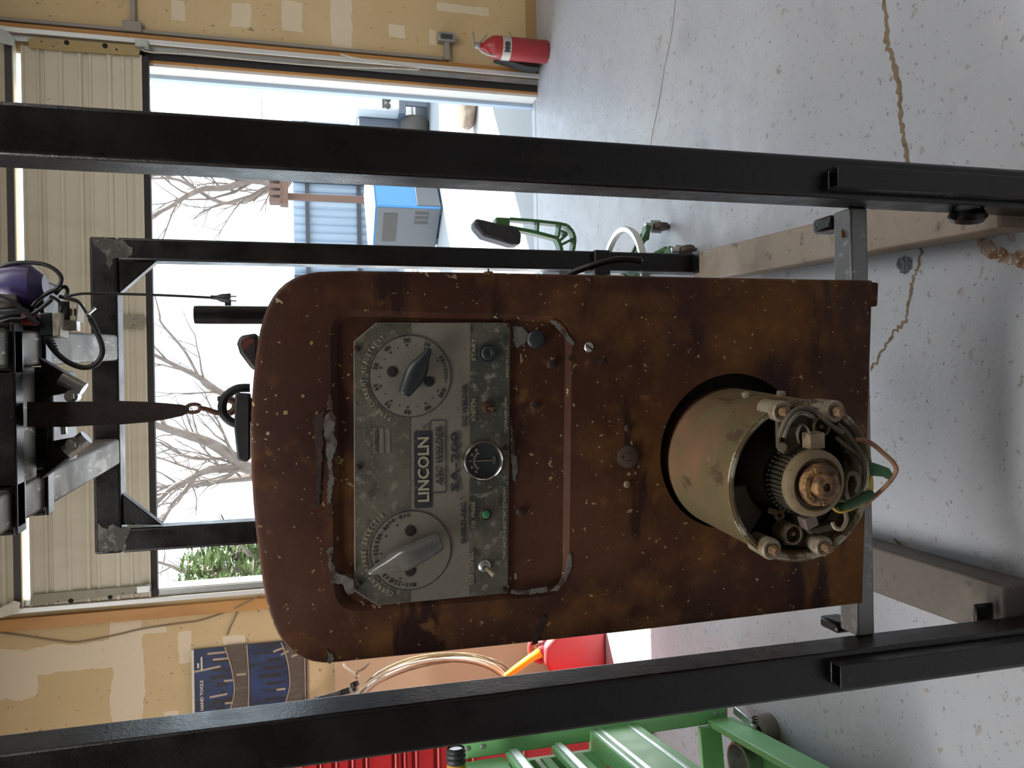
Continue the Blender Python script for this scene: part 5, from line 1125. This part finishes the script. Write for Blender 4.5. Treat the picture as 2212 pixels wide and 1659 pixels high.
# low white truck bed with wheel
Yr = 9.6
tx1 = Q(850, 195, Yr).x + .6; tx0 = Q(850, 296, Yr).x; zt1 = Q(768, 235, Yr).z; zm = Q(845, 240, Yr).z; zb1_ = Q(930, 270, Yr).z
tk = thing('trailer', 'white utility trailer with one tyre outside the right side of the door', 'trailer', ((tx0 + tx1) / 2, Yr, ZG))
m_tw = mat('white_truck_paint', (.50, .52, .52), .4); m_tg = mat('blue_grey_truck', (.07, .09, .125), .5); m_ty = mat('tyre_rubber', (.055, .052, .05), .8)
xm_ = Q(850, 238, Yr).x
mb = MB(); mb.box(xm_, tx1, Yr, Yr + 1.5, .35, zt1); mb.build('bed_box', m_tw, tk, bevel=.03); mb = MB(); mb.box(tx0, xm_ - .005, Yr + .30, Yr + 1.5, .22, zt1 - .05); mb.build('side_panel', m_tg, tk, bevel=.02)
mb = MB(); mb.box(xm_ - .04, tx1, Yr - .03, Yr + 1.5, .30, .38); mb.build('deck_rail', m_tg, tk)
mb = MB(); qa = Q(868, 205, Yr - .02); qb = Q(922, 231, Yr - .02); mb.box(qb.x, qa.x, Yr - .02, Yr + .02, qb.z, qa.z); mb.build('recess_panel', m_tg, tk)
mb = MB(); qa = Q(826, 208, Yr - .02); qb = Q(831, 232, Yr - .02); mb.box(qb.x, qa.x, Yr - .02, Yr + .02, qb.z, qa.z); mb.build('slot', m_ty, tk)
for py in (214, 228): 
    q = Q(838, py, Yr - .02); mb = MB(); mb.lathe((q.x, Yr + .04, q.z), (0, -1, 0), [(.035, 0), (.035, .06), (.02, .07), (0, .07)], 16); mb.build('tail_lamp', m_ty, tk)
qw = Q(900, 262, Yr - .05); rw = qw.z - ZG; rw = max(.2, Q(868, 262, Yr).z - ZG) / 2
mb = MB(); mb.lathe((qw.x - .1, Yr + .22, ZG + rw), (1, 0, 0), [(rw * .55, 0), (rw * .9, 0), (rw, .04), (rw, .18), (rw * .9, .22), (rw * .55, .22)], 32, True); wh = mb.build('tyre', m_ty, tk)
mb = MB(); mb.lathe((qw.x - .1, Yr + .22, ZG + rw), (1, 0, 0), [(0, .03), (rw * .5, .03), (rw * .56, .0), (rw * .56, .2), (0, .2)], 24); mb.build('wheel_rim', m_galv, wh)
mb = MB(); q0 = Q(758, 225, Yr + .1); mb.tube(smooth_path([V(q0.x, Yr + .1, zt1 - .02), V(q0.x, Yr + .1, zt1 + .15), V(q0.x - .12, Yr + .1, zt1 + .2), V(q0.x - .22, Yr + .1, zt1 + .08)], 5), .03, 10); mb.build('grab_hook', m_tw, tk)
mb = MB(); q0 = Q(935, 260, Yr); mb.box(tx0 + .3, tx1, Yr + .3, Yr + 1.2, ZG, ZG + .04); 
mb.build('skid_plate', m_tg, tk)
# blue generator welder, corner on
Yb_ = 8.8
c0 = Q(925, 448, Yb_); zb_t = Q(800, 448, Yb_).z; hgt = zb_t - ZG
bm_ = thing('engine_welder', 'blue and grey engine welder standing outside on the sunlit concrete', 'engine welder', (c0.x, Yb_, ZG), math.radians(38))
m_bl = mat('bright_blue_enamel', (.04, .19, .46), .4); m_gp = mat('grey_panel', (.075, .08, .09), .5); m_wt = mat('sunlit_white', (.80, .81, .80), .5)
def lb(mb, x0, x1, y0, y1, z0, z1): mb.box(x0, x1, y0, y1, z0, z1)
L1, L2 = .62, .95                                                     # right face length along x, left face depth along y
mb = MB(); lb(mb, 0, L2, 0, L1, .02, hgt - .06); mb.build('machine_body', m_bl, bm_, local=True, bevel=.02)
mb = MB(); lb(mb, -.02, L2 + .02, -.02, L1 + .02, hgt - .06, hgt); mb.build('sunlit_top', m_wt, bm_, local=True, bevel=.02)  # sunlight on the machine's top put into its white colour
mb = MB(); lb(mb, -.012, .002, .02, L1 - .02, .03, hgt - .08); fp = mb.build('front_panel', m_gp, bm_, local=True, bevel=.006)
for k in range(3):
    mb = MB(); lb(mb, -.016, -.011, .06 + k * .07, .10 + k * .07, .16, .32); mb.build('louvre', m_ty, fp, local=True)
mb = MB(); lb(mb, -.018, -.011, .10, L1 - .10, hgt - .32, hgt - .16); mb.build('control_strip', m_ty, fp, local=True)
mb = MB(); lb(mb, .02, L2 - .02, -.012, .002, .03, .30); mb.build('side_skirt', m_gp, bm_, local=True, bevel=.004)
for x in (.08, L2 - .08):
    for y in (.08, L1 - .08): mb = MB(); lb(mb, x - .05, x + .05, y - .05, y + .05, 0, .021); mb.build('skid_foot', m_gp, bm_, local=True)
# rock by the right jamb
mb = MB(); p = QZ(1025, 238, ZG); bmesh.ops.create_icosphere(mb.bm, subdivisions=3, radius=.22, matrix=Matrix.Translation((p.x + .12, p.y, ZG + .07)) @ Matrix.Diagonal((1.3, .8, .55, 1)))
for v in mb.bm.verts: v.co += V(*v.co).normalized() * 0 + (v.co - V(p.x + .12, p.y, ZG + .07)) * mnoise.noise(v.co * 5) * .4
for v in mb.bm.verts: v.co.z = max(v.co.z, ZG + .001)
tag(mb.build('rock', mat('brown_rock', (.24, .18, .14), .9, 0, [(9, .5, .65, (.34, .29, .25))])), 'brown rock on the ground beside the right door jamb', 'rock')
# ---- trees
m_bark = mat('grey_brown_bark', (.16, .125, .105), .9, 0, [(9, .5, .65, (.21, .17, .145), (1, 1, .3))], bump=.4)
m_leaf = mat('olive_leaves', (.085, .125, .035), .7, 0, [(3, .45, .6, (.13, .17, .055))])
RT = random.Random(11)
def twigs(mb, p, d, l, r, dep):
    if dep == 0 or r < .004: return
    pts = [p]; q = p.copy(); dd = d.copy()
    for k in range(4):
        dd = (dd + V(RT.uniform(-.25, .25), RT.uniform(-.25, .25), RT.uniform(-.15, .2))).normalized(); q = q + dd * l / 4; pts.append(q.copy())
    mb.tube(pts, [r * (1 - .14 * i) for i in range(5)], 5)
    for k in range(2 if dep < 3 else 3):
        b = pts[RT.randint(2, 4)]; nd = (dd + V(RT.uniform(-.9, .9), RT.uniform(-.6, .6), RT.uniform(-.4, .7))).normalized(); twigs(mb, b, nd, l * .66, r * .5, dep - 1)
def bare_tree(lab, Y, root, limbs, r0):
    R0 = Q(*root, Y); t = thing('bare_tree', lab, 'tree', (R0.x, Y, ZG), 0, None)
    mb = MB(); mb.tube(smooth_path([V(R0.x + .1, Y, ZG), V(R0.x + .04, Y, R0.z * .5), R0], 4), [r0 * 1.4, r0 * 1.35, r0 * 1.3, r0 * 1.25, r0 * 1.2, r0 * 1.15, r0 * 1.1, r0 * 1.05, r0], 10); mb.build('trunk', m_bark, t)
    for lm in limbs:
        pts = smooth_path([Q(px, py, Y + dy) for px, py, dy in lm[1]], 4); n = len(pts); mb = MB(); mb.tube(pts, [lm[0] * (1 - .62 * i / (n - 1)) for i in range(n)], 8)
        for i in range(2, n, max(1, n // 6)):
            d = (pts[i] - pts[i - 1]).normalized(); nd = (d + V(RT.uniform(-.9, .9), RT.uniform(-.4, .4), RT.uniform(-.6, .8))).normalized(); twigs(mb, pts[i], nd, 1.0, lm[0] * .28, 3)
        mb.build('branch', m_bark, t)
bare_tree('bare tree whose limbs show beside the right frame post', 15.5, (640, 330), [(.14, [(640, 330, 0), (610, 400, -.2), (575, 388, -.4), (530, 384, -.6), (470, 372, -.8), (400, 365, -1), (330, 352, -1)]), (.07, [(545, 386, -.5), (490, 405, -.8), (440, 408, -1), (400, 425, -1.2), (370, 445, -1.2), (320, 470, -1.2)]), (.06, [(600, 395, -.2), (560, 420, .4), (480, 438, .8), (390, 390, 1), (330, 385, 1.2)])], .2)
bare_tree('bare tree seen left of the lifting strap above the welder', 16.5, (690, 1005), [(.17, [(690, 1005, 0), (600, 1000, 0), (535, 1010, -.2), (500, 985, -.3), (450, 955, -.4), (390, 935, -.5), (335, 918, -.6)]), (.10, [(540, 1010, -.2), (490, 1010, -.3), (440, 1018, -.4), (410, 1035, -.5), (370, 1055, -.6), (335, 1090, -.7)]), (.09, [(545, 1030, 0), (500, 1035, .2), (440, 1042, .4), (390, 1050, .5), (340, 1052, .6)]), (.06, [(420, 1030, -.4), (400, 1060, -.3), (375, 1085, -.2), (355, 1120, -.1), (345, 1140, 0)]), (.06, [(500, 985, -.2), (450, 990, .3), (400, 985, .4), (345, 955, .6)])], .22)
bare_tree('slim bare tree seen right of the lifting strap behind the hoist cord', 17.5, (640, 910), [(.09, [(640, 910, 0), (560, 890, 0), (480, 850, -.2), (430, 815, -.4), (380, 790, -.5), (330, 765, -.6)]), (.04, [(480, 850, 0), (440, 830, .3), (400, 760, .5), (350, 700, .8), (345, 680, .8), (335, 640, 1)])], .12)
def leafy(lab, c, Y, rx, rz, n, trunk):
    t = thing('evergreen_tree', lab, 'tree', (c.x, Y, ZG)); mb = MB()
    for k in range(n):
        while True:
            u = V(RT.uniform(-1, 1), RT.uniform(-1, 1), RT.uniform(-1, 1))
            if u.length < 1 and mnoise.noise(u * 3.6 + c) > .0: break
        p = c + V(u.x * rx, u.y * rx, u.z * rz); a = V(RT.uniform(-1, 1), RT.uniform(-1, 1), RT.uniform(-1, 1)).normalized(); b, d = ortho(a); s_ = RT.uniform(.03, .075)
        mb.face(mb.vs([p - b * s_ * 1.6, p + d * s_ * .5, p + b * s_ * 1.6, p - d * s_ * .5]))
    mb.build('foliage', m_leaf, t, smooth=0)
    mb = MB(); mb.tube([V(c.x, Y, ZG), V(c.x + .05, Y, c.z * .6), V(c.x, Y, c.z + rz * .5)], [.16, .12, .05], 8)
    for k in range(7): twigs(mb, V(c.x, Y, c.z - rz * .6 + k * rz * .2), V(RT.uniform(-1, 1), RT.uniform(-.5, .5), .3).normalized(), rx * .9, .05, 3)
    mb.build('trunk', m_bark, t)
c = Q(505, 1232, 14.5); leafy('green leafy tree outside the left side of the door', c, 14.5, .80, .95, 2600, 0)
